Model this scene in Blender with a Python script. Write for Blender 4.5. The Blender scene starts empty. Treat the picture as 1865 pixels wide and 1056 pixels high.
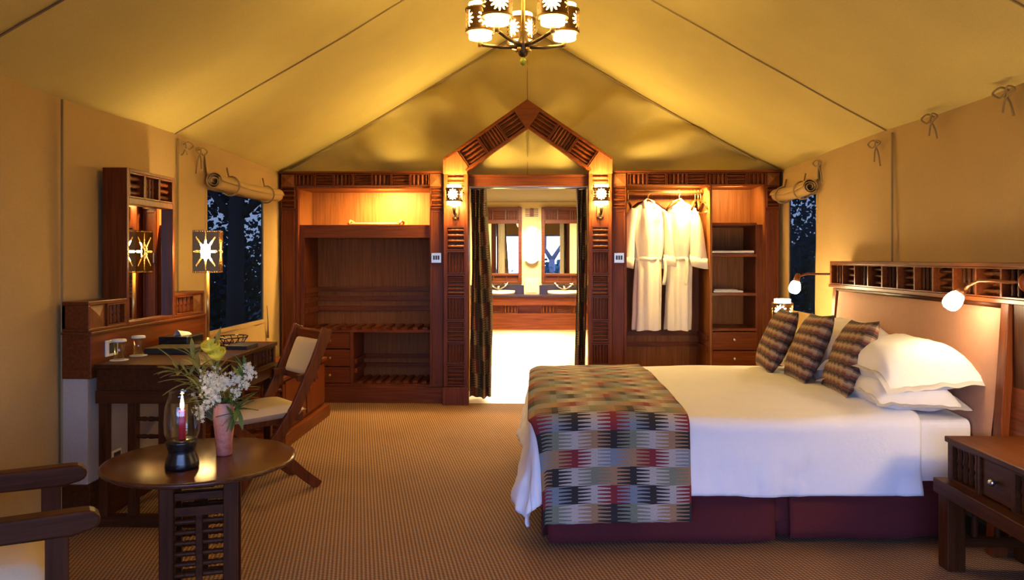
import bpy, bmesh, math, random
from mathutils import Vector, Matrix, Euler, noise
random.seed(7)
S = bpy.context.scene
COL = S.collection
PI = math.pi
R = math.radians

# ------------------------------------------------------------------ camera, sky, exposure
cd = bpy.data.cameras.new('camera'); cam = bpy.data.objects.new('camera', cd); COL.objects.link(cam)
cam.location = (0, 0, 1.375)
cam.rotation_euler = (R(90), 0, math.atan(39.5/1400))
cd.sensor_width = 36; cd.lens = 1400/1865*36; cd.shift_y = -57/1865; cd.clip_start = .05; cd.clip_end = 500
S.camera = cam
S.view_settings.view_transform = 'Standard'; S.view_settings.look = 'None'
S.view_settings.gamma = 1; S.view_settings.use_curve_mapping = False
S.view_settings.exposure = 0.0
try:
    S.cycles.use_denoising = True
    S.cycles.max_bounces = 8; S.cycles.diffuse_bounces = 5; S.cycles.transparent_max_bounces = 12
    S.cycles.sample_clamp_indirect = 6
    S.cycles.caustics_reflective = False; S.cycles.caustics_refractive = False
except Exception: pass
WARM = (1.0, .60, .17)
wd = bpy.data.worlds.new('dusk'); S.world = wd; wd.use_nodes = True
wn = wd.node_tree; wn.nodes.clear()
tc = wn.nodes.new('ShaderNodeTexCoord'); sx = wn.nodes.new('ShaderNodeSeparateXYZ')
rp = wn.nodes.new('ShaderNodeValToRGB'); bg = wn.nodes.new('ShaderNodeBackground'); wo = wn.nodes.new('ShaderNodeOutputWorld')
wn.links.new(tc.outputs['Generated'], sx.inputs[0]); wn.links.new(sx.outputs['Z'], rp.inputs[0])
rp.color_ramp.elements[0].position = 0; rp.color_ramp.elements[0].color = (.45, .62, 1, 1)
rp.color_ramp.elements[1].position = .8; rp.color_ramp.elements[1].color = (.08, .17, .70, 1)
e = rp.color_ramp.elements.new(.2); e.color = (.27, .42, 1, 1)
wn.links.new(rp.outputs[0], bg.inputs[0]); bg.inputs[1].default_value = 12.0
wn.links.new(bg.outputs[0], wo.inputs[0])
def light(name, kind, loc, power, col=WARM, size=.1, size_y=None, target=None, radius=None, spot=None, blend=.5):
    ld = bpy.data.lights.new(name, kind); ld.energy = power; ld.color = col
    o = bpy.data.objects.new(name, ld); COL.objects.link(o); o.location = loc
    if kind == 'AREA':
        ld.size = size
        if size_y: ld.shape = 'RECTANGLE'; ld.size_y = size_y
    else: ld.shadow_soft_size = radius or size
    if spot: ld.spot_size = R(spot); ld.spot_blend = blend
    if target: o.rotation_euler = (Vector(target)-Vector(loc)).to_track_quat('-Z', 'Y').to_euler()
    return o
L_GLASS, L_SCONCE, L_DESK, L_NIGHT, L_READ = 30, 330, 300, 150, 110
light('alcove_light', 'AREA', (-1.42, 7.45, 2.045), 90, WARM, .25, .05, (-1.40, 7.62, 1.5))
light('closet_light', 'AREA', (1.50, 7.42, 2.06), 44, WARM, .2, .05, (1.45, 7.65, 1.5))
light('closet_light', 'AREA', (1.9, 7.42, 2.06), 10, WARM, .2, .04, (1.9, 7.8, 1.6))  # extra light added to brighten the compartment right of the divider
light('bathroom_light', 'AREA', (-.06, 8.9, 2.05), 120, (1, .80, .50), .9, .5)
light('vanity_light', 'AREA', (-.06, 9.60, .44), 120, (1, .85, .6), 1.0, .1)
light('foreground_fill', 'POINT', (-.3, -.2, 2.3), 3, (1, .55, .22), .15)  # added warm fill for the near armchair, no lamp stands here

# ------------------------------------------------------------------ materials
MATS = {}
class NT:
    def __init__(s, name):
        s.mat = bpy.data.materials.new(name); s.mat.use_nodes = True; s.t = s.mat.node_tree
        s.b = s.t.nodes['Principled BSDF']; s.o = s.t.nodes['Material Output']; MATS[name] = s.mat
    def n(s, t, **k):
        d = s.t.nodes.new(t)
        for a, v in k.items(): setattr(d, a, v)
        return d
    def ln(s, a, b): s.t.links.new(a, b)
    def m(s, op, a, b=None, c=None):
        d = s.n('ShaderNodeMath', operation=op)
        for i, v in enumerate((a, b, c)):
            if v is None: continue
            if isinstance(v, (int, float)): d.inputs[i].default_value = v
            else: s.ln(v, d.inputs[i])
        return d.outputs[0]
    def ramp(s, fac, stops, const=False):
        d = s.n('ShaderNodeValToRGB'); cr = d.color_ramp
        if const: cr.interpolation = 'CONSTANT'
        while len(cr.elements) < len(stops): cr.elements.new(.5)
        for e, (p, c) in zip(cr.elements, stops): e.position = p; e.color = (*c, 1)
        s.ln(fac, d.inputs[0]); return d.outputs[0]
    def noise(s, vec, scale, detail=3, rough=.5):
        d = s.n('ShaderNodeTexNoise'); d.inputs['Scale'].default_value = scale; d.inputs['Detail'].default_value = detail
        d.inputs['Roughness'].default_value = rough; s.ln(vec, d.inputs['Vector']); return d.outputs['Fac']
    def coord(s, kind='Object', scale=(1, 1, 1), rot=(0, 0, 0)):
        c = s.n('ShaderNodeTexCoord'); mp = s.n('ShaderNodeMapping'); mp.inputs['Scale'].default_value = scale
        mp.inputs['Rotation'].default_value = rot
        s.ln(c.outputs[kind], mp.inputs['Vector']); return mp.outputs[0]
    def bump(s, h, strength=.3, dist=.01):
        d = s.n('ShaderNodeBump'); d.inputs['Strength'].default_value = strength; d.inputs['Distance'].default_value = dist
        s.ln(h, d.inputs['Height']); s.ln(d.outputs[0], s.b.inputs['Normal'])
    def set(s, **k):
        for a, v in k.items():
            i = s.b.inputs[a.replace('_', ' ')]
            if hasattr(v, 'is_linked'): s.ln(v, i)
            else: i.default_value = v if not (isinstance(v, tuple) and len(v) == 3 and i.type == 'RGBA') else (*v, 1)
        return s.mat
def plain(name, c, rough=.6, metal=0, **k): return NT(name).set(Base_Color=c, Roughness=rough, Metallic=metal, **k)
def emit(name, c, strength):
    n = NT(name); return n.set(Base_Color=(.8, .75, .6), Emission_Color=c, Emission_Strength=strength, Roughness=.5)
def wood(name, c1, c2, axis, rough=.35, spec=.2):
    n = NT(name); sc = [26, 26, 26]; sc['xyz'.index(axis)] = 1.3
    f = n.noise(n.coord('Object', tuple(sc)), 2.2, 4, .6)
    col = n.ramp(f, [(.3, c1), (.7, c2)]); n.bump(f, .06, .004)
    return n.set(Base_Color=col, Roughness=rough, Specular_IOR_Level=spec)
D1, D2 = (.080, .017, .004), (.175, .043, .010)
WX, WY, WZ = wood('mahogany_x', D1, D2, 'x'), wood('mahogany_y', D1, D2, 'y'), wood('mahogany_z', D1, D2, 'z')
K1, K2 = (.034, .010, .003), (.080, .023, .007)
KX, KY, KZ = wood('dark_wood_x', K1, K2, 'x', .42, .12), wood('dark_wood_y', K1, K2, 'y', .42, .12), wood('dark_wood_z', K1, K2, 'z', .42, .12)
TABLEW = wood('table_top_wood', (.055, .017, .008), (.115, .038, .015), 'x', .22, .5)
VZ = wood('veneer_z', (.15, .050, .015), (.26, .098, .030), 'z', .5)
def cloth(name, c, sc=60, bs=.25, rough=.9, var=.12):
    n = NT(name); v = n.coord('Object'); f = n.noise(v, sc, 3, .6); g = n.noise(v, 2.5, 3, .5)
    mx = n.m('ADD', n.m('MULTIPLY', f, .5), n.m('MULTIPLY', g, .5))
    col = n.ramp(mx, [(.25, tuple(x*(1-var) for x in c)), (.75, tuple(min(1, x*(1+var)) for x in c))])
    n.bump(mx, bs, .01); return n.set(Base_Color=col, Roughness=rough)
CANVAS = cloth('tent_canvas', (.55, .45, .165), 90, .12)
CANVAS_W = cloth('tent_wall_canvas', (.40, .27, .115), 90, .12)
PALE = cloth('pale_canvas_panel', (.42, .36, .29), 60, .1)
LINEN = cloth('white_linen', (.81, .82, .88), 45, .22, .85, .03)
LINEN2 = cloth('white_pillow_linen', (.84, .83, .82), 30, .25, .85, .03)
ROBE = cloth('white_towelling', (.80, .77, .72), 140, .5, .95, .05)
LINING = cloth('cream_lining', (.74, .66, .48), 40, .15)
CREAM = cloth('cream_upholstery', (.60, .47, .29), 120, .15, .8, .05)
SUEDE = cloth('tan_suede', (.40, .205, .13), 30, .12, .75, .10)
SKIRT = cloth('burgundy_cloth', (.085, .007, .009), 80, .25, .9, .15)
BWALL = cloth('bathroom_plaster', (.74, .60, .32), 12, .05, .8, .04)
TILE = cloth('cream_tile', (.72, .62, .44), 8, .03, .35, .04)
GROUT = plain('grout', (.45, .36, .24), .9)
WHITEP = plain('white_paint', (.82, .80, .74), .5)
BRASS = plain('brass', (.62, .40, .14), .3, .9)
BRONZE = plain('dark_bronze', (.10, .065, .035), .35, .85)
SLEEVE = plain('pierced_bronze', (.16, .085, .03), .4, .8)
STEEL = plain('brushed_steel', (.62, .58, .50), .3, 1)
CHROME = plain('chrome', (.85, .82, .76), .12, 1)
BLACK = plain('black_lacquer', (.008, .007, .007), .25)
BLACKM = plain('black_leather', (.012, .011, .011), .5)
PORC = plain('porcelain', (.85, .80, .66), .15)
DARKTOP = plain('dark_counter', (.03, .012, .016), .2)
MIRROR = plain('mirror_glass', (.92, .93, .93), .0, 1)
PAPER = plain('paper', (.80, .77, .70), .7)
CORD = plain('canvas_cord', (.26, .19, .10), .9)
SEAM = plain('seam_tape', (.30, .22, .10), .9)
CORK = plain('tray_wood', (.36, .16, .06), .5)
GREEN = plain('leaf_green', (.10, .17, .035), .5)
OLIVE = plain('olive_leaf', (.34, .31, .07), .5)
YEL = plain('rose_yellow', (.92, .80, .07), .6)
FLOR = plain('floret_white', (.85, .80, .60), .7)
RED = NT('red_wax'); RED = RED.set(Base_Color=(.75, .02, .035), Roughness=.35, Subsurface_Weight=.4, Subsurface_Radius=(.02, .004, .003))
FLAME = emit('flame', (1, .72, .35), 40)
GLASSL = emit('lamp_glass_chandelier', (1, .67, .20), L_GLASS)
GLASSS = emit('lamp_glass_sconce', (1, .67, .20), L_SCONCE)
GLASSD = emit('lamp_glass_desk', (1, .66, .22), L_DESK)
GLASSN = emit('lamp_glass_night', (1, .66, .26), L_NIGHT)
READB = emit('reading_bulb', (1, .72, .40), L_READ)
STRIP = emit('bathroom_tube', (1, .86, .55), 14)
BARK = cloth('bark', (.07, .055, .05), 20, .6)
LEAFD = plain('bush_leaf', (.012, .042, .044), .9)
EARTH = cloth('savanna_ground', (.22, .22, .16), .6, .2)
GRASSG = cloth('lawn', (.035, .11, .06), 3, .3)
g = NT('clear_glass'); tr = g.n('ShaderNodeBsdfTransparent'); tr.inputs[0].default_value = (.95, .96, .95, 1); gl = g.n('ShaderNodeBsdfGlossy'); gl.inputs['Roughness'].default_value = .03
lw = g.n('ShaderNodeLayerWeight'); lw.inputs[0].default_value = .5; fc = g.m('ADD', .05, g.m('MULTIPLY', g.m('POWER', lw.outputs['Facing'], 4.0), .55)); mx = g.n('ShaderNodeMixShader'); g.ln(fc, mx.inputs[0]); g.ln(tr.outputs[0], mx.inputs[1]); g.ln(gl.outputs[0], mx.inputs[2]); g.ln(mx.outputs[0], g.o.inputs[0]); CLEAR = g.mat
# screen mesh: dark gauze, partly see-through
n = NT('insect_screen'); tr = n.n('ShaderNodeBsdfTransparent'); mx = n.n('ShaderNodeMixShader'); mx.inputs[0].default_value = .80
n.set(Base_Color=(.004, .006, .010), Roughness=.9, Specular_IOR_Level=.0); n.ln(tr.outputs[0], mx.inputs[1]); n.ln(n.b.outputs[0], mx.inputs[2]); n.ln(mx.outputs[0], n.o.inputs[0]); SCREEN = n.mat
# terracotta vase
n = NT('vase_clay'); v = n.coord('Object'); f = n.noise(v, 42, 5, .7); c = n.n('ShaderNodeTexCoord'); z = n.n('ShaderNodeSeparateXYZ'); n.ln(c.outputs['Generated'], z.inputs[0])
f2 = n.m('ADD', n.m('MULTIPLY', n.m('SUBTRACT', f, .25), 1.1), n.m('MULTIPLY', z.outputs['Z'], .35))
n.set(Base_Color=n.ramp(f2, [(.2, (.36, .10, .07)), (.5, (.55, .21, .14)), (.8, (.50, .32, .24))]), Roughness=.55); n.bump(f, .25, .004); VASE = n.mat
# carpet: woven dot pattern
n = NT('carpet'); v = n.coord('Object', (1, 1, 1), (0, 0, R(32)))
sp = n.n('ShaderNodeSeparateXYZ'); n.ln(v, sp.inputs[0]); k = 2*PI/.026
a1 = n.m('SINE', n.m('MULTIPLY', sp.outputs[0], k)); a2 = n.m('SINE', n.m('MULTIPLY', sp.outputs[1], k))
w = n.m('MULTIPLY', a1, a2); nz = n.noise(v, 160, 2); big = n.noise(v, 1.2, 3)
h = n.m('ADD', n.m('ADD', n.m('MULTIPLY', w, .42), .42), n.m('MULTIPLY', n.m('SUBTRACT', nz, .5), .5))
h = n.m('ADD', h, n.m('MULTIPLY', n.m('SUBTRACT', big, .5), .25))
n.set(Base_Color=n.ramp(h, [(.12, (.075, .032, .013)), (.45, (.205, .105, .050)), (.8, (.42, .25, .14))]), Roughness=.95); n.bump(h, .5, .006); CARPET = n.mat
def weave(name, palette, cw, rh, comb, nk, nr, rough=.9):
    """rows of coloured blocks whose colours interlock like combs; palette is nr rows of nk colours"""
    n = NT(name); c = n.n('ShaderNodeTexCoord'); sp = n.n('ShaderNodeSeparateXYZ'); n.ln(c.outputs['UV'], sp.inputs[0])
    vr = n.m('DIVIDE', sp.outputs[1], rh); row = n.m('FLOOR', vr)
    uu = n.m('ADD', n.m('DIVIDE', sp.outputs[0], cw), 12); kk = n.m('FLOOR', uu); f = n.m('FRACT', uu)
    tri = n.m('MULTIPLY', n.m('ABSOLUTE', n.m('SUBTRACT', n.m('FRACT', n.m('MULTIPLY', vr, comb)), .5)), 2.0)
    t = n.m('DIVIDE', n.m('SUBTRACT', f, .33), .67); t = n.m('ADD', .25, n.m('MULTIPLY', t, .5))
    t = n.m('MULTIPLY', t, n.m('GREATER_THAN', f, .33))
    K = n.m('ADD', kk, n.m('GREATER_THAN', t, tri))
    idx = n.m('ADD', n.m('FLOORED_MODULO', K, nk), n.m('MULTIPLY', n.m('FLOORED_MODULO', row, nr), nk))
    N = nk*nr; col = n.ramp(n.m('DIVIDE', n.m('ADD', idx, .5), N), [(i/N, p) for i, p in enumerate(palette)], True)
    fz = n.noise(n.coord('UV', (1, 1, 1)), 220, 2)
    mixn = n.n('ShaderNodeMix', data_type='RGBA', blend_type='MULTIPLY'); mixn.inputs[0].default_value = .5
    n.ln(col, mixn.inputs[6]); n.ln(n.ramp(fz, [(.3, (.6, .6, .6)), (.7, (1.3, 1.3, 1.3))]), mixn.inputs[7])
    n.bump(fz, .3, .004); return n.set(Base_Color=mixn.outputs[2], Roughness=rough)
BLK, GRN, LGT, TAN, BUR, BLU = (.020, .016, .017), (.17, .18, .12), (.40, .35, .31), (.30, .17, .085), (.19, .016, .022), (.17, .20, .23)
PLAID = weave('throw_weave', [BLK, GRN, LGT, TAN, BUR, BLU, BLK, LGT, TAN, BLK, LGT, GRN, BLU, TAN, BUR, LGT], .092, .085, 5, 4, 4)
c1, c2, c3, c4 = (.045, .026, .014), (.25, .165, .08), (.14, .022, .015), (.12, .10, .055)
PLAIDC = weave('curtain_weave', [c1, c2, c3, c4, c4, c1, c2, c1, c2, c3, c1, c4], .10, .14, 6, 4, 3)
n = NT('cushion_weave'); c = n.n('ShaderNodeTexCoord'); sp = n.n('ShaderNodeSeparateXYZ'); n.ln(c.outputs['UV'], sp.inputs[0])
vrow = n.m('FLOOR', n.m('DIVIDE', sp.outputs[1], .066)); st = n.m('GREATER_THAN', n.m('FRACT', n.m('ADD', n.m('DIVIDE', sp.outputs[0], .058), n.m('MULTIPLY', vrow, .43))), .62)
val = n.m('FRACT', n.m('ADD', n.m('DIVIDE', sp.outputs[1], .066), n.m('MULTIPLY', st, .10)))
col = n.ramp(val, [(0, (.36, .25, .155)), (.20, (.16, .10, .075)), (.34, (.04, .023, .02)), (.56, (.09, .055, .045)), (.68, (.17, .024, .017)), (.80, (.20, .125, .085)), (.92, (.30, .20, .12))], True)
fz = n.noise(n.coord('UV'), 300, 2); n.bump(fz, .3, .004); n.set(Base_Color=col, Roughness=.9); CUSH = n.mat

# ------------------------------------------------------------------ mesh helpers
class M:
    def __init__(s): s.v, s.f, s.uv = [], [], []
    def add(s, vs, fs, uvs=None):
        b = len(s.v); s.v += [tuple(x) for x in vs]; s.f += [tuple(b+i for i in q) for q in fs]
        s.uv += list(uvs) if uvs else [(0, 0)]*len(vs); return s
    def box(s, x0, x1, y0, y1, z0, z1):
        return s.add([(x, y, z) for z in (z0, z1) for y in (y0, y1) for x in (x0, x1)],
                     [(0, 2, 3, 1), (4, 5, 7, 6), (0, 1, 5, 4), (2, 6, 7, 3), (0, 4, 6, 2), (1, 3, 7, 5)])
    def bar(s, a, b, w, t, up=(0, 0, 1)):
        a, b = Vector(a), Vector(b); d = (b-a).normalized(); u = Vector(up); sd = d.cross(u).normalized(); u = sd.cross(d).normalized()
        vs = [p+sd*w/2*i+u*t/2*j for p in (a, b) for i, j in ((-1, -1), (1, -1), (1, 1), (-1, 1))]
        return s.add(vs, [(0, 1, 2, 3), (7, 6, 5, 4), (0, 4, 5, 1), (1, 5, 6, 2), (2, 6, 7, 3), (3, 7, 4, 0)])
    def prism(s, poly, fn, a, b):
        n = len(poly); vs = [fn(p, a) for p in poly]+[fn(p, b) for p in poly]
        return s.add(vs, [tuple(range(n))[::-1], tuple(range(n, 2*n))]+[(i, (i+1) % n, n+(i+1) % n, n+i) for i in range(n)])
    def tube(s, pts, r, n=8, smooth=0):
        pts = [Vector(p) for p in pts]
        if smooth:
            e_ = [pts[0]]+pts+[pts[-1]]; out = []
            for i in range(1, len(e_)-2):
                p0, p1, p2, p3 = e_[i-1:i+3]
                for k in range(smooth):
                    t = k/smooth; out.append(.5*((2*p1)+(p2-p0)*t+(2*p0-5*p1+4*p2-p3)*t*t+(3*p1-p0-3*p2+p3)*t**3))
            pts = out+[pts[-1]]
        rr = r if isinstance(r, (list, tuple)) else [r]*len(pts)
        vs, fs = [], []; pu = None
        for i, p in enumerate(pts):
            d = (pts[min(i+1, len(pts)-1)]-pts[max(i-1, 0)]).normalized()
            if pu is None: pu = d.orthogonal().normalized()
            pu = (pu-d*pu.dot(d)).normalized(); sd = d.cross(pu)
            vs += [p+(pu*math.cos(2*PI*k/n)+sd*math.sin(2*PI*k/n))*rr[i] for k in range(n)]
        for i in range(len(pts)-1):
            fs += [(i*n+k, i*n+(k+1) % n, (i+1)*n+(k+1) % n, (i+1)*n+k) for k in range(n)]
        fs += [tuple(range(n))[::-1], tuple((len(pts)-1)*n+k for k in range(n))]
        return s.add(vs, fs)
    def lathe(s, prof, n=20, c=(0, 0, 0), cap=True):
        vs = [(c[0]+r*math.cos(2*PI*k/n), c[1]+r*math.sin(2*PI*k/n), c[2]+z) for r, z in prof for k in range(n)]
        fs = [(i*n+k, i*n+(k+1) % n, (i+1)*n+(k+1) % n, (i+1)*n+k) for i in range(len(prof)-1) for k in range(n)]
        if cap: fs += [tuple(range(n))[::-1], tuple((len(prof)-1)*n+k for k in range(n))]
        return s.add(vs, fs)
    def grid(s, fn, nu, nv, su=1, sv=1, closed=False, skip=None):
        m = nu if closed else nu+1
        vs, uv = [], []
        for j in range(nv+1):
            for i in range(m):
                vs.append(fn(i/nu, j/nv)); uv.append((i/nu*su, j/nv*sv))
        fs = []
        for j in range(nv):
            for i in range(nu):
                if skip and skip((i+.5)/nu, (j+.5)/nv): continue
                i2 = (i+1) % m
                fs.append((j*m+i, j*m+i2, (j+1)*m+i2, (j+1)*m+i))
        return s.add(vs, fs, uv)
    def sphere(s, c, r, n=12, sc=(1, 1, 1)):
        k = n//2
        return s.lathe_pts([(math.sin(PI*i/k)*r, -math.cos(PI*i/k)*r) for i in range(k+1)], n, c, sc)
    def lathe_pts(s, prof, n, c, sc):
        b = M().lathe([(max(r, 1e-4), z) for r, z in prof], n, (0, 0, 0), False)
        return s.add([(c[0]+x*sc[0], c[1]+y*sc[1], c[2]+z*sc[2]) for x, y, z in b.v], b.f)
    def xf(s, mat): s.v = [tuple(mat @ Vector(p)) for p in s.v]; return s
ORG = {}
def mesh(name, mb, mat, smooth=False, org=(0, 0, 0)):
    me = bpy.data.meshes.new(name); o = Vector(org)
    me.from_pydata([tuple(Vector(p)-o) for p in mb.v], [], mb.f)
    uvl = me.uv_layers.new(name='UV'); idx = [0]*len(me.loops); me.loops.foreach_get('vertex_index', idx)
    uvl.data.foreach_set('uv', [c for i in idx for c in mb.uv[i]])
    if smooth: me.polygons.foreach_set('use_smooth', [True]*len(me.polygons))
    me.materials.append(mat)
    bm = bmesh.new(); bm.from_mesh(me); bmesh.ops.recalc_face_normals(bm, faces=bm.faces); bm.to_mesh(me); bm.free()
    return me
def put(name, me, parent=None, loc=(0, 0, 0), rot=None, scale=None):
    o = bpy.data.objects.new(name, me); COL.objects.link(o)
    if parent: o.parent = parent
    o.location = loc
    if rot is not None: o.rotation_euler = rot
    if scale is not None: o.scale = scale
    ORG[o.name] = Vector(ORG[parent.name]) if parent else Vector((0, 0, 0))
    return o
def obj(name, mb, mat, parent=None, smooth=False, bev=0, solid=0, label=None, base=None, sub=0, local=False):
    """mesh in world coordinates (local=True: in the parent's own axes); base = origin of a top-level mesh"""
    org = Vector((0, 0, 0)) if local else (ORG[parent.name] if parent else Vector(base or (0, 0, 0)))
    o = put(name, mesh(name, mb, mat, smooth, org), parent)
    if not parent: o.location = org; ORG[o.name] = org
    if solid: md = o.modifiers.new('solid', 'SOLIDIFY'); md.thickness = solid; md.offset = 0
    if bev: md = o.modifiers.new('bevel', 'BEVEL'); md.width = bev; md.segments = 2; md.limit_method = 'ANGLE'; md.angle_limit = R(40)
    if sub: md = o.modifiers.new('sub', 'SUBSURF'); md.levels = sub; md.render_levels = sub
    if label: o['label'] = label
    return o
def tag(o, label, cat, group=None):
    o['label'] = label; o['category'] = cat
    if group: o['group'] = group
    return o
def thing(name, label, cat, loc, rz=0, group=None):
    o = bpy.data.objects.new(name, None); COL.objects.link(o); o.location = loc; o.rotation_euler = (0, 0, rz); o.empty_display_size = .1
    ORG[o.name] = Vector(loc); return tag(o, label, cat, group)
def struct(name, mb, mat, parent=None, **k):
    o = obj(name, mb, mat, parent, **k)
    if not parent: o['kind'] = 'structure'
    return o
def copy_tree(o, parent=None):
    c = o.copy(); COL.objects.link(c); c.parent = parent
    ORG[c.name] = ORG.get(o.name, Vector((0, 0, 0)))
    for ch in list(o.children): copy_tree(ch, c)
    return c
SPIN = mesh('spindle', M().lathe([(.30, -.5), (.46, -.44), (.42, -.30), (.50, -.16), (.34, -.03), (.50, .03), (.50, .10), (.40, .28), (.48, .44), (.30, .5)], 8), WZ, True)
SPIND = mesh('spindle_dark', M().lathe([(.30, -.5), (.46, -.44), (.42, -.30), (.50, -.16), (.34, -.03), (.50, .03), (.50, .10), (.40, .28), (.48, .44), (.30, .5)], 8), KZ, True)
def spanel(parent, c, ux, uz, w, h, n, vert, mat=None, depth=.035, border=.008, spin=None, back=None, fat=.74):
    """recessed panel with turned spindles, front face through c, ux right, uz up"""
    c, ux, uz = Vector(c), Vector(ux).normalized(), Vector(uz).normalized(); nz = ux.cross(uz)
    F = lambda x, z, d: c+ux*x+uz*z+nz*d
    mb = M()
    def bx(x0, x1, z0, z1, d0, d1):
        vs = [F(x, z, d) for z in (z0, z1) for d in (d0, d1) for x in (x0, x1)]
        mb.add(vs, [(0, 2, 3, 1), (4, 5, 7, 6), (0, 1, 5, 4), (2, 6, 7, 3), (0, 4, 6, 2), (1, 3, 7, 5)])
    b = border
    bx(-w/2, -w/2+b, -h/2, h/2, -depth, .004); bx(w/2-b, w/2, -h/2, h/2, -depth, .004)
    bx(-w/2+b, w/2-b, h/2-b, h/2, -depth, .004); bx(-w/2+b, w/2-b, -h/2, -h/2+b, -depth, .004)
    bx(-w/2, w/2, -h/2, h/2, -depth-.006, -depth)
    p = obj('spindle_panel', mb, mat or WX, parent)
    L, W_ = (h-2*b, w-2*b) if vert else (w-2*b, h-2*b)
    ax = uz if vert else ux; lat = ux if vert else uz
    rot = Matrix((lat, nz.cross(ax) if False else ax.cross(lat), ax)).transposed()
    q = rot.to_euler(); st = W_/n; r = min(st*fat, depth*1.5)
    for i in range(n):
        pos = c+lat*(-W_/2+st*(i+.5))+nz*(-depth*.5 if depth > .04 else -depth+r*.5)
        put('spindle', spin or SPIN, p, pos-ORG[p.name], q, (r, r, L))
    return p
def smoothst(t): t = max(0, min(1, t)); return t*t*(3-2*t)
def rnd(a, b): return random.uniform(a, b)
def nz3(x, y, z): return noise.noise(Vector((x, y, z)))

# ------------------------------------------------------------------ tent shell
XL, XR, XM, EAVE, RIDGE = -2.43, 2.33, -.06, 2.20, 3.60
Y0, Y1 = -1.2, 7.46
struct('floor', M().box(-2.6, 2.5, -2.0, 7.30, -.03, 0), CARPET)
def wall_mesh(X, sgn, win):
    ys = [Y0, win[0], win[1], 7.9]; mb = M()
    def fn(y, z):
        b = .012*math.sin(y*2.1+z)+.010*nz3(y*1.3, z*.8, X)+.010*math.sin(y*9+z*1.5+2*nz3(y, z, 3))*smoothst((2.2-z)/1.5)
        return (X-sgn*.0+sgn*b, y, z)
    def patch(y0, y1, z0, z1):
        nu = max(2, int((y1-y0)/.08)); nv = max(2, int((z1-z0)/.1))
        mb.grid(lambda u, v: fn(y0+(y1-y0)*u, z0+(z1-z0)*v), nu, nv)
    patch(Y0, win[0], 0, 2.23); patch(win[1], 7.9, 0, 2.23); patch(win[0], win[1], 0, win[2]); patch(win[0], win[1], win[3], 2.23)
    return mb
WL = (5.62, 6.83, .82, 1.90); WR = (6.37, 7.08, .90, 1.92)
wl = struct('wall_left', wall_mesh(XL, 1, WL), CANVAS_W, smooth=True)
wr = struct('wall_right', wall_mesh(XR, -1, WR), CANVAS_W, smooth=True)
for w, X, s, ys in ((wl, XL, 1, (3.87, 5.15, 1.9)), (wr, XR, -1, (5.03, 3.0))):
    for y in ys: obj('seam', M().box(X+s*.012, X+s*.024, y-.006, y+.006, .02, 2.19), SEAM, w)
# roof slopes
def roof(side):
    Xe = XL-.03 if side < 0 else XR+.03
    def fn(u, v):
        y = -2.4+(Y1+.02+2.4)*v; x = Xe+(XM-Xe)*u; z = EAVE+(RIDGE-EAVE)*u
        sag = -.035*math.sin(PI*u)*(.5+.5*abs(math.sin(PI*(y-5.13)/1.95)))-.006*nz3(x*3, y*3, 0)
        return (x, y, z+sag)
    mb = M().grid(fn, 24, 80)
    o = struct('ceiling', mb, CANVAS, smooth=True)
    for y in (5.13, 3.18, 1.23):
        v = (y+2.4)/(Y1+.02+2.4)
        pts = [Vector(fn(u/24, v))+Vector((0, 0, -.004)) for u in range(25)]
        obj('seam', M().tube(pts, .006, 5), SEAM, o)
    return o
roof(-1); roof(1)
# gable cloth behind the built-in furniture
def gab(u, v):
    x = XL-.05+(XR-XL+.1)*u; xx = (x-XM)
    top = RIDGE+.03-(RIDGE-EAVE)*abs(xx)/2.42
    z = 2.14+(max(top, 2.15)-2.14)*v
    f = .06*math.sin((abs(xx)*5.5-z*6.5))*smoothst(v*3)*smoothst((1-v)*5)+.035*nz3(x*2.2, z*3, 4)+.022*nz3(abs(xx)*5-z*6, abs(xx)+z, 2)*smoothst(v*4)*smoothst((1-v)*5)+.012*nz3(x*6, z*8, 2)
    if xx > 0: f += .05*math.sin(z*14-xx*4)*smoothst((xx-.5)/.8)*smoothst((1-v)*4)
    return (x, Y1-.03+f-.02*v, z)
wb = struct('wall_back', M().grid(gab, 110, 44), CANVAS, smooth=True)
obj('seam', M().tube([Vector(gab((XM-XL+.05)/(XR-XL+.1), v/12))+Vector((0, -.004, 0)) for v in range(13)], .004, 5), SEAM, wb)
for s in (-1, 1):
    pts = [(XM+s*2.40*(1-u/20), Y1-.075, EAVE+(RIDGE-EAVE)*u/20-.012-.02*math.sin(PI*u/20)) for u in range(21)]
    obj('edge_piping', M().tube(pts, .011, 6), SEAM, wb)
# tent front (behind the camera): valance and side returns round a wide opening
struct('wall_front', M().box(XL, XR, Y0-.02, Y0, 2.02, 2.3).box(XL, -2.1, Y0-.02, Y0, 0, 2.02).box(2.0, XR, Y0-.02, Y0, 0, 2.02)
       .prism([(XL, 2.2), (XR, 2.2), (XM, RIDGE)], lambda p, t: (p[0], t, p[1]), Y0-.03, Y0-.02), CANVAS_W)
struct('trim_1', M().box(-2.6, 2.5, -3.5, -1.3, -.06, -.03), WX)   # veranda deck
struct('trim_2', M().box(-2.8, 2.8, -3.4, -3.3, 2.05, 2.3), BARK)  # veranda fringe beam
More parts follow.
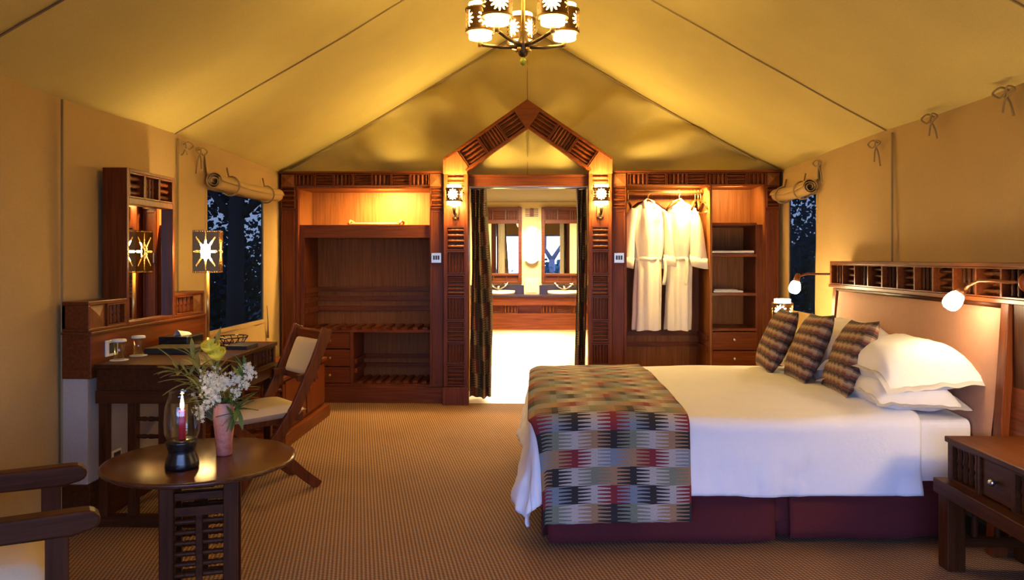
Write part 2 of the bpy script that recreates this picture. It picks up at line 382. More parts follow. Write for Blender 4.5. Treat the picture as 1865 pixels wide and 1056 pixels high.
# windows
def window(num, X, s, W):
    y0, y1, z0, z1 = W
    fr = M().box(X-.012, X+.012, y0-.02, y0+.012, z0-.02, z1+.02).box(X-.012, X+.012, y1-.012, y1+.02, z0-.02, z1+.02)
    fr.box(X-.012, X+.012, y0+.012, y1-.012, z0-.02, z0+.012).box(X-.012, X+.012, y0+.012, y1-.012, z1-.012, z1+.02)
    o = struct('window_%d' % num, fr, CANVAS_W)
    obj('screen', M().box(X-.002, X+.002, y0, y1, z0, z1), SCREEN, o)
    return o
window(1, XL, 1, WL); window(2, XR, -1, WR)
def blind(X, s, ya, yb, z, label):
    t = thing('rolled_blind', label, 'blind', (X+s*.07, (ya+yb)/2, z))
    mb = M(); N = 60
    def fn(u, v):
        y = ya+(yb-ya)*u; th = v*2*PI*2.6; r = .062-.016*th/(2*PI)+.006*nz3(u*6, v*9, s)
        return (X+s*.085+s*r*math.cos(th), y, z+r*math.sin(th)-.02*math.sin(PI*u))
    obj('roll', mb.grid(fn, 24, N), CANVAS_W, t, smooth=True, solid=.004)
    obj('flap', M().grid(lambda u, v: (X+s*(.02+.02*v), ya+(yb-ya)*u, z+.01+(2.19-z)*(1-v)*.75+.01*math.sin(u*9)), 16, 6), CANVAS_W, t, smooth=True)
    for f in (.22, .78):
        y = ya+(yb-ya)*f
        obj('strap', M().tube([(X+s*.085+s*.074*math.cos(a), y, z+.074*math.sin(a)-.013) for a in [R(k) for k in range(-200, 110, 20)]]+[(X+s*.05, y+.02, z+.13)], .007, 6), CORD, t, smooth=True)
    return t
blind(XL, 1, 5.57, 6.98, 1.95, 'rolled canvas blind above the window beside the pierced desk lamp')
blind(XR, -1, 6.30, 7.18, 1.96, 'rolled canvas blind above the narrow window behind the bed')
def tie(X, s, y, z, lab, drop=.14):
    mb = M().tube([(X+s*.02, y, z+.03), (X+s*.05, y+.02, z+.05), (X+s*.06, y+.07, z+.03), (X+s*.05, y+.03, z), (X+s*.045, y, z+.01), (X+s*.04, y-.04, z-.04), (X+s*.03, y-.05, z-drop)], .0055, 6, 5)
    mb.tube([(X+s*.045, y, z), (X+s*.06, y-.05, z+.04), (X+s*.05, y-.09, z+.02), (X+s*.045, y-.01, z-.01), (X+s*.035, y+.03, z-drop*.7)], .0055, 6, 5)
    tag(obj('tie_cord', mb, CORD, smooth=True, base=(X, y, z)), lab, 'cord')
tie(XL, 1, 5.45, 2.12, 'knotted cord at the eave above the left window blind')
tie(XL, 1, 5.22, 2.13, 'small cord loop at the eave just left of the window', .05)
tie(XR, -1, 5.22, 2.12, 'looped cord bow at the eave right of the bed wall seam top', .13)
tie(XR, -1, 6.25, 2.12, 'short hanging cord at the eave beside the right window')
tie(XR, -1, 4.50, 2.16, 'cord bow at the eave above the headboard middle', .1)
tie(XR, -1, 3.80, 2.16, 'cord end at the eave in the upper right corner', .1)
tag(obj('window_cord', M().tube([(XL+.03, 6.86, .95), (XL+.035, 6.87, .8), (XL+.03, 6.88, .66)], [.006, .006, .012], 6), CORD, smooth=True, base=(XL, 6.86, .66)), 'thin tied cord hanging at the lower right corner of the left window', 'cord')

# ------------------------------------------------------------------ bathroom beyond the doorway
YB = 10.0
fb = struct('floor_bathroom', M().box(-1.9, 1.8, 7.30, YB+.1, -.03, -.004), GROUT)
tl = mesh('tile', M().box(-.247, .247, -.247, .247, -.004, .0), TILE)
for i in range(-3, 4):
    for j in range(5): put('tile', tl, fb, (-.06+i*.5+.25-.25, 7.55+j*.5+.0, 0))
struct('wall_bathroom_back', M().box(-1.9, 1.8, YB, YB+.06, 0, 2.3), BWALL)
struct('wall_bathroom_left', M().box(-1.96, -1.9, 7.98, YB, 0, 2.3), BWALL)
struct('wall_bathroom_right', M().box(1.8, 1.86, 7.98, YB, 0, 2.3), BWALL)
struct('wall_bathroom_front', M().box(-1.9, -.66, 7.965, 7.985, 0, 2.3).box(.56, 1.8, 7.965, 7.985, 0, 2.3), BWALL)
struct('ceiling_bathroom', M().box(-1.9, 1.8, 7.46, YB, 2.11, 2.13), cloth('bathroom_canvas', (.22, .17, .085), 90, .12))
struct('baseboard_bathroom', M().box(-1.9, 1.8, YB-.02, YB, 0, .10), cloth('tan_skirting', (.55, .36, .17), 10, .05, .5))
def bmirror(x0, x1, lab):
    t = thing('framed_mirror', lab, 'mirror', ((x0+x1)/2, YB-.02, 1.05))
    z0, z1 = 1.055, 2.04; b = .045
    fr = M().box(x0, x0+b, YB-.05, YB, z0, z1).box(x1-b, x1, YB-.05, YB, z0, z1).box(x0+b, x1-b, YB-.05, YB, z1-b*.7, z1).box(x0+b, x1-b, YB-.05, YB, z1-.21, z1-.165).box(x0+b, x1-b, YB-.05, YB, z0, z0+.03).box(x0+b, x1-b, YB-.05, YB, z0+.10, z0+.13)
    obj('frame', fr, WX, t, bev=.004)
    W = (x1-x0-2*b)/3
    for i in range(3):
        spanel(t, (x0+b+W*(i+.5), YB-.045, z1-.10), (1, 0, 0), (0, 0, 1), W-.006, .13, 4, i != 1)
        obj('pigeonhole', M().box(x0+b+W*i+.004, x0+b+W*i+.016, YB-.045, YB, z0+.03, z0+.10).box(x0+b+W*i, x0+b+W*(i+1), YB-.012, YB, z0+.03, z0+.10), WX, t)
    obj('glass', M().box(x0+b, x1-b, YB-.03, YB-.022, z0+.13, z1-.21), MIRROR, t)
bmirror(-.74, -.155, 'wood framed mirror above the left basin'); bmirror(.10, .685, 'wood framed mirror above the right basin')
# vanity
t = thing('vanity_unit', 'wooden wall hung double vanity with carved spindle panels', 'cabinet', (-.06, 9.7, .5))
obj('carcass', M().box(-1.0, .9, 9.46, YB-.001, .50, .70).box(-1.0, .9, 9.50, YB-.001, .70, .80).box(-1.0, .9, 9.45, YB-.001, .80, .905), WX, t, bev=.003)
for k, x in enumerate([-.86, -.67, -.48, -.29, .18, .37, .56, .75]): spanel(t, (x, 9.475, .75), (1, 0, 0), (0, 0, 1), .18, .10, 4, k % 2 == 1 if k < 4 else k % 2 == 0, depth=.02)
obj('countertop', M().box(-1.02, .92, 9.43, YB-.001, .905, .93), DARKTOP, t, bev=.004)
obj('splashback', M().box(-1.0, .9, YB-.02, YB-.0005, .93, 1.03), DARKTOP, t)
def basin(x, lab):
    b = obj('basin', M().lathe([(.10, .03), (.19, .04), (.215, .045), (.215, .0), (.20, .0)], 28, (x, 9.68, .93), True), PORC, base=(x, 9.68, .93), smooth=True)
    tag(b, 'oval porcelain basin rim under the %s mirror' % lab, 'basin')
    t = thing('mixer_tap', 'chrome cross handle mixer tap behind the %s basin' % lab, 'tap', (x, 9.90, .93))
    obj('body', M().tube([(x, 9.92, .93), (x, 9.92, 1.01), (x, 9.86, 1.035), (x, 9.79, 1.0)], .016, 8), CHROME, t, smooth=True)
    for s in (-1, 1):
        h = obj('handle', M().tube([(x, 9.91, .97), (x+s*.07, 9.91, 1.01), (x+s*.10, 9.90, 1.04)], .014, 8), CHROME, t, smooth=True)
        obj('cross_grip', M().tube([(x+s*.10-.03, 9.9, 1.06), (x+s*.10+.03, 9.9, 1.03)], .011, 6).tube([(x+s*.12, 9.9, 1.075), (x+s*.085, 9.9, 1.01)], .011, 6), CHROME, h, smooth=True)
basin(-.45, 'left'); basin(.39, 'right')
tag(obj('tissue_box', M().box(-.12, .07, 9.6, 9.78, .932, 1.13).box(-.09, .04, 9.594, 9.6, .95, 1.11), BWALL, bev=.004, base=(-.03, 9.7, .932)), 'cream box standing on the counter between the two basins', 'box')
t = thing('wall_light', 'bright vertical tube light between the two bathroom mirrors', 'lamp', (-.025, YB-.05, 1.35))
obj('tube', M().lathe([(.02, 0), (.062, .01), (.062, .37), (.02, .38)], 16, (-.025, YB-.07, 1.37)), STRIP, t, smooth=True)
for z, s in ((1.75, 1), (1.355, -1)):
    obj('bracket', M().prism([(-.09, 0), (-.05, s*.035), (0, s*.05), (.05, s*.035), (.09, 0)], lambda p, d: (-.025+p[0], d, z+p[1]), YB-.09, YB), STEEL, t, bev=.003)
mb = M().box(-.05, .0, YB-.015, YB, 1.92, 2.03)
for k in range(5): mb.box(-.11, .06, YB-.012, YB, 1.925+k*.022, 1.933+k*.022)
tag(obj('wall_ornament', mb, WX, base=(-.03, YB, 1.92)), 'small wooden slatted ornament on wall above the tube light', 'ornament')

# ------------------------------------------------------------------ built-in wardrobes
YF, YBk = 7.30, 7.95
def top_panels(t, xa, xb, n, start_v, z=2.125, h=.112):
    W = (xb-xa)/n
    for i in range(n): spanel(t, (xa+W*(i+.5), YF-.03, z), (1, 0, 0), (0, 0, 1), W-.004, h, 4 if (i % 2 == 0) == start_v else 3, (i % 2 == 0) == start_v)
def mitre(t, x0, x1, z0, z1):
    mb = M().box(x0, x1, YF-.028, YF, z0, z1); o = obj('corner_block', mb, VZ, t, bev=.003)
    obj('pyramid_face', M().add([(x0+.01, YF-.0285, z0+.01), (x1-.01, YF-.0285, z0+.01), (x1-.01, YF-.0285, z1-.01), (x0+.01, YF-.0285, z1-.01), ((x0+x1)/2, YF-.044, (z0+z1)/2)], [(0, 1, 4), (1, 2, 4), (2, 3, 4), (3, 0, 4)]), VZ, o)
# left wardrobe
w = thing('wardrobe', 'built-in mahogany wardrobe with luggage slats left of the doorway', 'wardrobe', (-1.64, YF, 0))
x0, x1, a0, a1 = -2.42, -.852, -2.27, -.99
obj('body', M().box(x0, a0, YF, YF+.04, .15, 2.19).box(a1, x1, YF, YF+.04, .15, 2.19).box(a0, a1, YF, YF+.04, 2.065, 2.19)
    .box(x0, x1, YF+.04, YBk, 2.17, 2.19).box(x0, x0+.02, YF+.04, YBk, 0, 2.17).box(x1-.02, x1, YF+.04, YBk, 0, 2.17), WZ, w, bev=.003)
obj('plinth', M().box(x0, x1, YF-.015, YBk, 0, .15), WX, w, bev=.004)
obj('cornice', M().box(x0-.005, x1, YF-.05, YF+.04, 2.185, 2.205), WX, w, bev=.003)
obj('lining', M().box(a0-.02, a0+.0, YF+.04, YBk-.1, .15, 2.065).box(a1, a1+.02, YF+.04, YBk-.1, .15, 2.065).box(a0, a1, YF+.04, YBk-.1, 2.05, 2.065), VZ, w)
obj('back_panel', M().box(a0, a1, YBk-.13, YBk-.10, .15, 2.05), VZ, w)
obj('door_jamb', M().box(a0+.002, a0+.016, YF-.006, YF+.05, .15, 2.06), WZ, w)
obj('shelf', M().box(a0+.06, a1, YF+.07, YBk-.13, 1.66, 1.70).box(a0+.06, a1, YF+.05, YF+.07, 1.575, 1.70), WX, w, bev=.002)
obj('inner_side', M().box(a0, a0+.06, YF+.05, YBk-.13, .15, 1.70), WZ, w)
for z in (.845, .945, 1.04):
    obj('back_rail', M().box(a0+.06, a1, YBk-.155, YBk-.13, z, z+.05), WX, w, bev=.002)
    obj('side_rail', M().box(a0+.06, a0+.085, YF+.08, YBk-.155, z, z+.05), WY, w, bev=.002)
obj('rack_board', M().box(a0+.06, a1, YF+.05, YBk-.13, .665, .69), WX, w, bev=.002)
for i in range(12):
    x = a0+.12+i*.0985; obj('slat', M().box(x, x+.05, YF+.06, YBk-.16, .69, .715), WY, w, bev=.002)
obj('partition', M().box(-1.765, -1.735, YF+.05, YBk-.13, .17, .665), WZ, w)
obj('floor_board', M().box(a0, a1, YF+.005, YBk-.13, .15, .175), WX, w)
for k, (z0, z1) in enumerate(((.18, .33), (.34, .50), (.51, .66))):
    d = obj('drawer', M().box(a0+.062, -1.768, YF+.055, YF+.075, z0, z1), WX, w, bev=.003)
    obj('knob', M().sphere((-1.96, YF+.045, (z0+z1)/2), .013, 10), BRASS, d, smooth=True)
for z in (.27, .36): obj('back_rail', M().box(-1.735, a1, YBk-.155, YBk-.13, z, z+.045), WX, w); obj('side_rail', M().box(-1.735, -1.71, YF+.1, YBk-.155, z, z+.045), WY, w)
for i in range(8):
    x = -1.69+i*.088; obj('slat', M().box(x, x+.045, YF+.06, YBk-.16, .175, .197), WY, w, bev=.002)
top_panels(w, -2.27, -.99, 7, True)
mitre(w, -2.41, -2.28, 2.06, 2.18); mitre(w, -.985, -.86, 2.06, 2.18)
spanel(w, (-2.345, YF-.03, 1.955), (1, 0, 0), (0, 0, 1), .135, .20, 4, False); spanel(w, (-.922, YF-.03, 1.955), (1, 0, 0), (0, 0, 1), .12, .20, 4, False)
for xa, xb in ((-2.415, -2.285), (-.982, -.862)):
    obj('stile_moulding', M().box(xa, xa+.014, YF-.012, YF, .16, 1.83).box(xb-.014, xb, YF-.012, YF, .16, 1.83).box(xa+.014, xb-.014, YF-.012, YF, 1.816, 1.83).box(xa+.014, xb-.014, YF-.012, YF, .16, .174), WZ, w, bev=.002)
# right closet
c = thing('closet', 'built-in open mahogany closet with robe rail right of the doorway', 'wardrobe', (1.52, YF, 0))
x0, x1, a0, a1 = .732, 2.31, .88, 2.18
obj('body', M().box(x0, a0, YF, YF+.04, .15, 2.19).box(a1, x1, YF, YF+.04, .15, 2.19).box(a0, a1, YF, YF+.04, 2.085, 2.19)
    .box(x0, x1, YF+.04, YBk, 2.17, 2.19).box(x0, x0+.02, YF+.04, YBk, 0, 2.17).box(x1-.02, x1, YF+.04, YBk, 0, 2.17), WZ, c, bev=.003)
obj('plinth', M().box(x0, x1, YF-.015, YBk, 0, .15), WX, c, bev=.004)
obj('cornice', M().box(x0, x1+.005, YF-.05, YF+.04, 2.185, 2.205), WX, c, bev=.003)
obj('lining', M().box(a0-.02, a0, YF+.04, YBk-.1, .15, 2.085).box(a1, a1+.02, YF+.04, YBk-.1, .15, 2.085).box(a0, a1, YF+.04, YBk-.1, 2.07, 2.085), VZ, c)
obj('back_panel', M().box(a0, a1, YBk-.13, YBk-.10, .15, 2.07), VZ, c)
obj('divider', M().box(1.668, 1.69, YF+.03, YBk-.13, .15, 2.07), VZ, c)
obj('inner_side', M().box(2.115, 2.18, YF+.09, YBk-.13, .15, 1.70), WZ, c)
for z in (1.70, 1.405, 1.035, .70): obj('shelf', M().box(1.69, 2.115, YF+.05, YBk-.13, z-.012, z+.016), WX, c, bev=.002)
for z0, z1 in ((.51, .68), (.33, .50), (.17, .32)):
    d = obj('drawer', M().box(1.695, 2.11, YF+.04, YF+.06, z0, z1), WX, c, bev=.003)
    obj('knob', M().sphere((1.9, YF+.03, (z0+z1)/2+.01), .014, 10, (1, 1, 1.3)), STEEL, d, smooth=True)
for z in (.60, .49): obj('back_rail', M().box(a0, 1.668, YBk-.155, YBk-.13, z, z+.045), WX, c); obj('side_rail', M().box(1.645, 1.668, YF+.1, YBk-.155, z, z+.045), WY, c)
top_panels(c, .88, 2.18, 7, True)
mitre(c, .74, .87, 2.06, 2.18); mitre(c, 2.19, 2.305, 2.06, 2.18)
spanel(c, (.806, YF-.03, 1.955), (1, 0, 0), (0, 0, 1), .125, .20, 4, False); spanel(c, (2.245, YF-.03, 1.955), (1, 0, 0), (0, 0, 1), .12, .20, 4, False)
for xa, xb in ((.742, .868), (2.19, 2.302)):
    obj('stile_moulding', M().box(xa, xa+.014, YF-.012, YF, .16, 1.83).box(xb-.014, xb, YF-.012, YF, .16, 1.83).box(xa+.014, xb-.014, YF-.012, YF, 1.816, 1.83).box(xa+.014, xb-.014, YF-.012, YF, .16, .174), WZ, c, bev=.002)
obj('hanging_rail', M().tube([(a0, 7.60, 2.03), (1.668, 7.60, 2.03)], .014, 10), BRASS, c, smooth=True)

# ------------------------------------------------------------------ doorway surround
d = thing('door_surround', 'pointed carved wooden arch framing the bathroom doorway', 'doorway', (-.06, 7.2, 0))
YP = 7.20
PX = ((-.846, -.618), (.515, .730))
for xa, xb in PX:
    obj('pilaster', M().box(xa, xb, YP+.04, YF+.05, 0, 2.30).box(xa, xa+.028, YP, YP+.04, .17, 2.30).box(xb-.028, xb, YP, YP+.04, .17, 2.30).box(xa-.01, xb+.01, YP-.015, YP+.04, 0, .17), WZ, d, bev=.003)
    zs = [(2.205, 1.98, 5, False), (1.675, 1.455, 4, False), (1.445, 1.235, 5, True), (1.225, 1.025, 5, False), (1.015, .80, 5, True), (.79, .59, 5, False), (.58, .39, 5, True), (.38, .18, 5, False)]
    for zt, zb, n_, v_ in zs: spanel(d, ((xa+xb)/2, YP+.002, (zt+zb)/2), (1, 0, 0), (0, 0, 1), xb-xa-.056, zt-zb, n_, v_)
    obj('sconce_board', M().box(xa+.028, xb-.028, YP+.03, YP+.04, 1.68, 1.975), WZ, d)
YA = YP-.02
AP = Vector((-.0605, YA, 2.865)); IN = Vector((-.0605, YA, 2.625))
for s, xo, xi in ((-1, -.85, -.622), (1, .735, .518)):
    O = Vector((xo, YA, 2.315)); I = Vector((xi, YA, 2.195))
    ux = (AP-O).normalized()*(1 if s < 0 else -1); uz = Vector((-ux.z, 0, ux.x)); 
    if uz.z < 0: uz = -uz
    wd_ = (AP-O).cross(I-O).length/(AP-O).length
    pf = lambda p, t: (p.x, t, p.z)
    obj('arch_beam', M().prism([O, AP, IN, I], pf, YA+.045, YP+.12), WX, d, bev=.003)
    al = (AP-O).normalized(); dn = -uz
    L0 = (I-O).dot(al); L1 = (IN-O).dot(al)
    bw = .022
    for off in (0, wd_-bw):
        aa = O+al*(off*L0/wd_ if off else 0)+dn*(off+bw/2); bb = O+al*((AP-O).length-(off/wd_)*((AP-O).length-L1))+dn*(off+bw/2)
        obj('arch_rail', M().bar(aa+Vector((0, .022, 0)), bb+Vector((0, .022, 0)), .046, bw, tuple(dn)), WX, d, bev=.002)
    start, end = max(L0, 0)+.035, min(L1, (AP-O).length)-.012
    W = (end-start)/3
    for i in range(3):
        cc = O+al*(start+W*(i+.5))+dn*(wd_/2)+Vector((0, .006, 0))
        spanel(d, cc, ux, (0, 0, 1) if False else uz, W-.006, wd_-2*bw, 4 if i != 1 else 6, i == 1)
    # shoulder block
    obj('shoulder_block', M().prism([O, O+al*(start-.004), I+al*(start-.004-L0), I, Vector((xi, YA, 2.17)), Vector((xo, YA, 2.17))], pf, YA+.008, YA+.05), VZ, d, bev=.002)
obj('apex_block', M().prism([AP, AP+Vector((.13, 0, -.094)), IN+Vector((0, 0, -.045)), AP+Vector((-.13, 0, -.094))], pf, YA-.004, YA+.05), WX, d, bev=.003)
obj('lintel', M().box(-.618, .515, 7.30, 7.345, 2.065, 2.17).box(-.618, .515, 7.28, 7.345, 2.15, 2.172), WX, d, bev=.003)
obj('side_reveal', M().box(-.83, -.82, 7.36, 7.96, 0, 2.1).box(.71, .72, 7.36, 7.96, 0, 2.1), WZ, d)
tag(obj('curtain_rail', M().tube([(-.615, 7.42, 2.055), (.512, 7.42, 2.055)], .009, 8), STEEL, smooth=True, base=(-.06, 7.42, 2.055)), 'thin metal curtain rail under the doorway lintel', 'rail')
def curtain(xa, xb, xbm, zb, lab, ph, inner):
    t = thing('curtain', lab, 'curtain', ((xa+xb)/2, 7.45, 0))
    def fn(off):
        def f(u, v):
            z = 2.05+(zb-2.05)*v
            e = xb+(xbm-xb)*smoothst(v*1.4)
            x = xa+(e-xa)*u
            return (x+.012*math.sin(v*5+u*6), 7.45+off+.038*math.sin(u*19+ph+.6*math.sin(v*3))+.01*nz3(u*3, v*4, ph), z+.01*math.sin(u*9))
        return f
    obj('plaid_face', M().grid(fn(0), 60, 40, .75, 2.05), PLAIDC, t, smooth=True)
    def fl(u, v):
        z = 2.05+(zb+.02-2.05)*v; x = xa+(xb-xa)*(.25+.68*u)
        return (x, 7.56+.02*math.sin(u*34+ph), z)
    obj('lining', M().grid(fl, 60, 20), LINING, t, smooth=True)
curtain(-.612, -.455, -.40, .03, 'dark plaid doorway curtain hanging at the left jamb', 0, -1)
curtain(.51, .415, .405, .03, 'dark plaid doorway curtain hanging at the right jamb', 1.6, 1)

# ------------------------------------------------------------------ lamps
SR, SH = .078, .118
def sun(u, v):
    k = 4; s = (u*k % 1-.5)*2*PI*SR/k; z = (v-.5)*SH
    r = math.hypot(s, z); a = math.atan2(z, s); n_ = 12
    da = abs(((a*n_/(2*PI)) % 1)-.5)*2          # 1 on a ray axis
    if .009 < r < .013 and da > .35: return True
    if .016 < r < .050 and (1-da)*PI/n_*r < .0026+.0028*math.sin(PI*(r-.016)/.034): return True
    if r < .006: return True
    return False
SLV = mesh('pierced_sleeve', M().grid(lambda u, v: (SR*math.cos(2*PI*u), SR*math.sin(2*PI*u), (v-.5)*SH), 176, 44, closed=True, skip=sun), SLEEVE, True)
def glassmesh(mat): return mesh('lamp_glass', M().lathe([(.03, -.095), (.060, -.092), (.062, .092), (.052, .094)], 24, cap=True), mat, True)
GL, GS, GN = glassmesh(GLASSL), glassmesh(GLASSS), glassmesh(GLASSN)
RING = mesh('ring', M().lathe([(SR+.002, -.005), (SR+.002, .005), (.060, .005), (.060, -.005), (SR+.002, -.005)], 32, cap=False), SLEEVE, True)
def shade(parent, loc, gl, rz):
    o = put('glass', gl, parent, Vector(loc)-ORG[parent.name])
    s = put('pierced_sleeve', SLV, parent, Vector(loc)-ORG[parent.name], (0, 0, rz))
    for z in (-SH/2, SH/2): put('rim', RING, s, (0, 0, z))
CX, CY, CZ, CR = -.055, 4.0, 2.48, .235
t = thing('chandelier', 'five arm bronze chandelier with pierced sunburst shades hanging from ridge', 'chandelier', (CX, CY, CZ))
obj('stem', M().tube([(CX, CY, CZ+.02), (CX, CY, 3.58)], .011, 10), BRASS, t, smooth=True)
obj('canopy', M().lathe([(.06, 1.09), (.05, 1.05), (.012, 1.03)], 20, (CX, CY, CZ)), BRONZE, t, smooth=True)
obj('hub', M().lathe([(.008, -.06), (.02, -.05), (.03, -.03), (.026, -.01), (.034, .0), (.034, .02), (.024, .04), (.022, .075), (.010, .085)], 20, (CX, CY, CZ)), BRONZE, t, smooth=True)
obj('drop', M().lathe([(.004, -.10), (.014, -.09), (.017, -.075), (.006, -.055)], 14, (CX, CY, CZ)), plain('green_glass_drop', (.30, .36, .05), .15), t, smooth=True)
for k in range(5):
    a = PI/2+.06+k*2*PI/5; dx, dy = math.cos(a), math.sin(a); ex, ey = CX+CR*dx, CY+CR*dy
    arm = obj('arm', M().tube([(CX+.02*dx, CY+.02*dy, CZ), (CX+.12*dx, CY+.12*dy, CZ+.005), (ex, ey, CZ+.025)], [.013, .011, .008], 8), BRONZE, t, smooth=True)
    obj('cup', M().lathe([(.012, .015), (.014, .05), (.008, .055)], 12, (ex, ey, CZ)), BRASS, arm, smooth=True)
    obj('finial', M().sphere((CX+.036*dx, CY+.036*dy, CZ-.02), .011, 10), BRASS, t, smooth=True)
    shade(t, (ex, ey, CZ+.15), GL, a)
    light('shade_uplight', 'AREA', (ex, ey, CZ+.15+.097), 7, (1, .67, .18), .10).rotation_euler = (PI, 0, 0)
def sconce(x, lab):
    t = thing('wall_sconce', lab, 'lamp', (x, YP+.02, 1.76))
    obj('backplate', M().box(x-.032, x+.032, YP+.005, YP+.03, 1.76, 1.87), BRONZE, t, bev=.004)
    obj('arm', M().tube([(x, YP+.005, 1.80), (x, YP-.05, 1.79), (x, YP-.10, 1.80), (x, YP-.11, 1.83), (x, YP-.11, 1.88)], [.012, .012, .013, .016, .020], 10), BRONZE, t, smooth=True)
    obj('finial', M().sphere((x, YP-.01, 1.75), .018, 10), BRONZE, t, smooth=True)
    shade(t, (x, YP-.11, 1.965), GS, R(40))
sconce(-.735, 'lit pierced sunburst sconce on the left pilaster'); sconce(.622, 'lit pierced sunburst sconce on the right pilaster')
tag(obj('smoke_detector', M().lathe([(.05, 0), (.055, .02), (.045, .045)], 20).xf(Matrix.Translation((-.02, 6.9, 3.42)) @ Matrix.Rotation(R(70), 4, 'X')), WHITEP, smooth=True, base=(-.02, 6.9, 3.42)), 'round white smoke detector near the ridge behind the chandelier', 'detector')
# switches
for x, lab in ((-.925, 'steel light switch plate on the wardrobe stile left of the doorway'), (.806, 'steel light switch plate on the closet stile right of the doorway')):
    t = thing('light_switch', lab, 'switch', (x, YF-.012, 1.38))
    obj('plate', M().box(x-.048, x+.048, YF-.022, YF-.01, 1.335, 1.43), STEEL, t, bev=.003)
    for k in range(3): obj('rocker', M().box(x-.03+k*.022, x-.014+k*.022, YF-.027, YF-.022, 1.365, 1.405), BLACKM, t)

# ------------------------------------------------------------------ robes, hangers, shelf items
def loft(rings, n=28, fold=.06, ph=0, fr=7, cap=True):
    mb = M(); vs = []
    for j, (x, y, z, rx, ry) in enumerate(rings):
        for k in range(n):
            a = 2*PI*k/n; f = 1+fold*(math.sin(fr*a+ph+z*1.6)+.7*nz3(a*2, z*4, ph))*smoothst(j/3)
            vs.append((x+rx*f*math.cos(a), y+ry*f*math.sin(a), z+.006*math.sin(5*a+ph)))
    m_ = len(rings)
    fs = [(j*n+k, j*n+(k+1) % n, (j+1)*n+(k+1) % n, (j+1)*n+k) for j in range(m_-1) for k in range(n)]+([tuple(range(n)), tuple((m_-1)*n+k for k in range(n))] if cap else [tuple(range(n))])
    return mb.add(vs, fs)
def sleeve(pts, n=16, ph=0):
    mb = M(); m_ = len(pts); vs = []
    for j, (x, y, z, rx, ry) in enumerate(pts):
        for k in range(n):
            a = 2*PI*k/n; f = 1+.06*math.sin(4*a+ph+j)
            vs.append((x+rx*f*math.cos(a), y+ry*f*math.sin(a), z-.10*math.cos(a)*rx*0-(.25*rx*math.cos(a))))
    fs = [(j*n+k, j*n+(k+1) % n, (j+1)*n+(k+1) % n, (j+1)*n+k) for j in range(m_-1) for k in range(n)]+[tuple(range(n)), tuple((m_-1)*n+k for k in range(n))]
    return mb.add(vs, fs)
def hanger(x, lab, rz=0, z=2.03, sc=1.0, group=None):
    t = thing('coat_hanger', lab, 'hanger', (x, 7.60, z), rz, group)
    obj('shoulder_bar', M().tube([(-.19*sc, 0, -.185), (-.10*sc, 0, -.115), (0, 0, -.085), (.10*sc, 0, -.115), (.19*sc, 0, -.185)], [.010, .013, .015, .013, .010], 8), KX, t, smooth=True, local=True)
    obj('hook', M().tube([(0, 0, -.085), (0, 0, -.035), (.022, 0, -.012), (.02, 0, .012), (0, 0, .022), (-.02, 0, .012), (-.023, 0, .0)], .004, 6), BRASS, t, smooth=True, local=True)
    obj('clip_bar', M().tube([(-.17*sc, 0, -.205), (.17*sc, 0, -.205)], .005, 6), BRASS, t, smooth=True, local=True)
    return t
def robe(cx, lab, rz, wf, cols):
    t = thing('bathrobe', lab, 'robe', (cx, 7.60, 1.93), rz)
    # local axes: z down from the hanger
    body = [(0, 0, 0, .045, .035), (0, 0, -.03, .10*wf, .05), (0, 0, -.075, .175*wf, .06), (0, 0, -.16, .185*wf, .085), (0, 0, -.28, .178*wf, .09), (0, 0, -.40, .158*wf, .088), (0, 0, -.52, .135*wf, .075), (0, 0, -.58, .125*wf, .07), (0, 0, -.66, .128*wf, .08), (-.005, 0, -.80, .130*wf, .085), (-.01, 0, -.95, .132*wf, .088), (-.015, 0, -1.10, .136*wf, .09), (-.02, 0, -1.24, .14*wf, .092), (-.02, 0, -1.255, .139*wf, .09)]
    obj('robe_body', loft(body, 56, .10, cx*9, 8, False), ROBE, t, smooth=True, local=True)
    for s in (-1, 1):
        sl = [(s*.13*wf, 0, -.055, .04, .05), (s*.175*wf, 0, -.12, .055, .075), (s*.205*wf, -.01, -.27, .062, .08), (s*.225*wf, -.02, -.45, .07, .085), (s*.235*wf, -.02, -.53, .078, .09), (s*.245*wf, -.02, -.63, .082, .09)]
        so = obj('sleeve', sleeve(sl if s > 0 else sl, 20, s), ROBE, t, smooth=True, local=True, sub=1)
        a, b = sl[4], sl[5]
        obj('cuff', sleeve([(a[0], a[1], a[2]-.005, .083, .094), (b[0], b[1], b[2]-.004, .087, .095)], 20, s), ROBE, so, smooth=True, local=True)
    obj('collar', M().tube([(-.05, -.045, -.07), (-.045, -.02, .0), (0, .03, .025), (.045, -.02, .0), (.05, -.045, -.07)], .018, 8), ROBE, t, smooth=True, local=True)
    obj('belt', loft([(0, 0, -.54, .137*wf, .080), (0, 0, -.575, .133*wf, .078)], 28, .0, 0), ROBE, t, smooth=True, local=True)
    obj('belt_end', M().grid(lambda u, v: (.12*wf+.03*u+.01*math.sin(v*4), -.09, -.55-.26*v), 2, 10), ROBE, t, smooth=True, local=True, solid=.008)
    return t
hanger(1.125, 'dark wooden hanger inside the left white bathrobe'); robe(1.125, 'white bathrobe hanging on the left of the closet rail', R(12), 1.0, 0)
hanger(1.43, 'dark wooden hanger inside the right white bathrobe', R(38)); robe(1.43, 'white bathrobe hanging on the right under the closet light', R(-40), .95, 0)
hanger(.93, 'empty dark hanger at the left end of the closet rail', R(72))
hanger(1.585, 'empty hanger right of the robes, leftmost of three', R(68)); hanger(1.615, 'empty hanger right of the robes, middle of three', R(80)); hanger(1.64, 'empty hanger right of the robes, beside the divider', R(100))
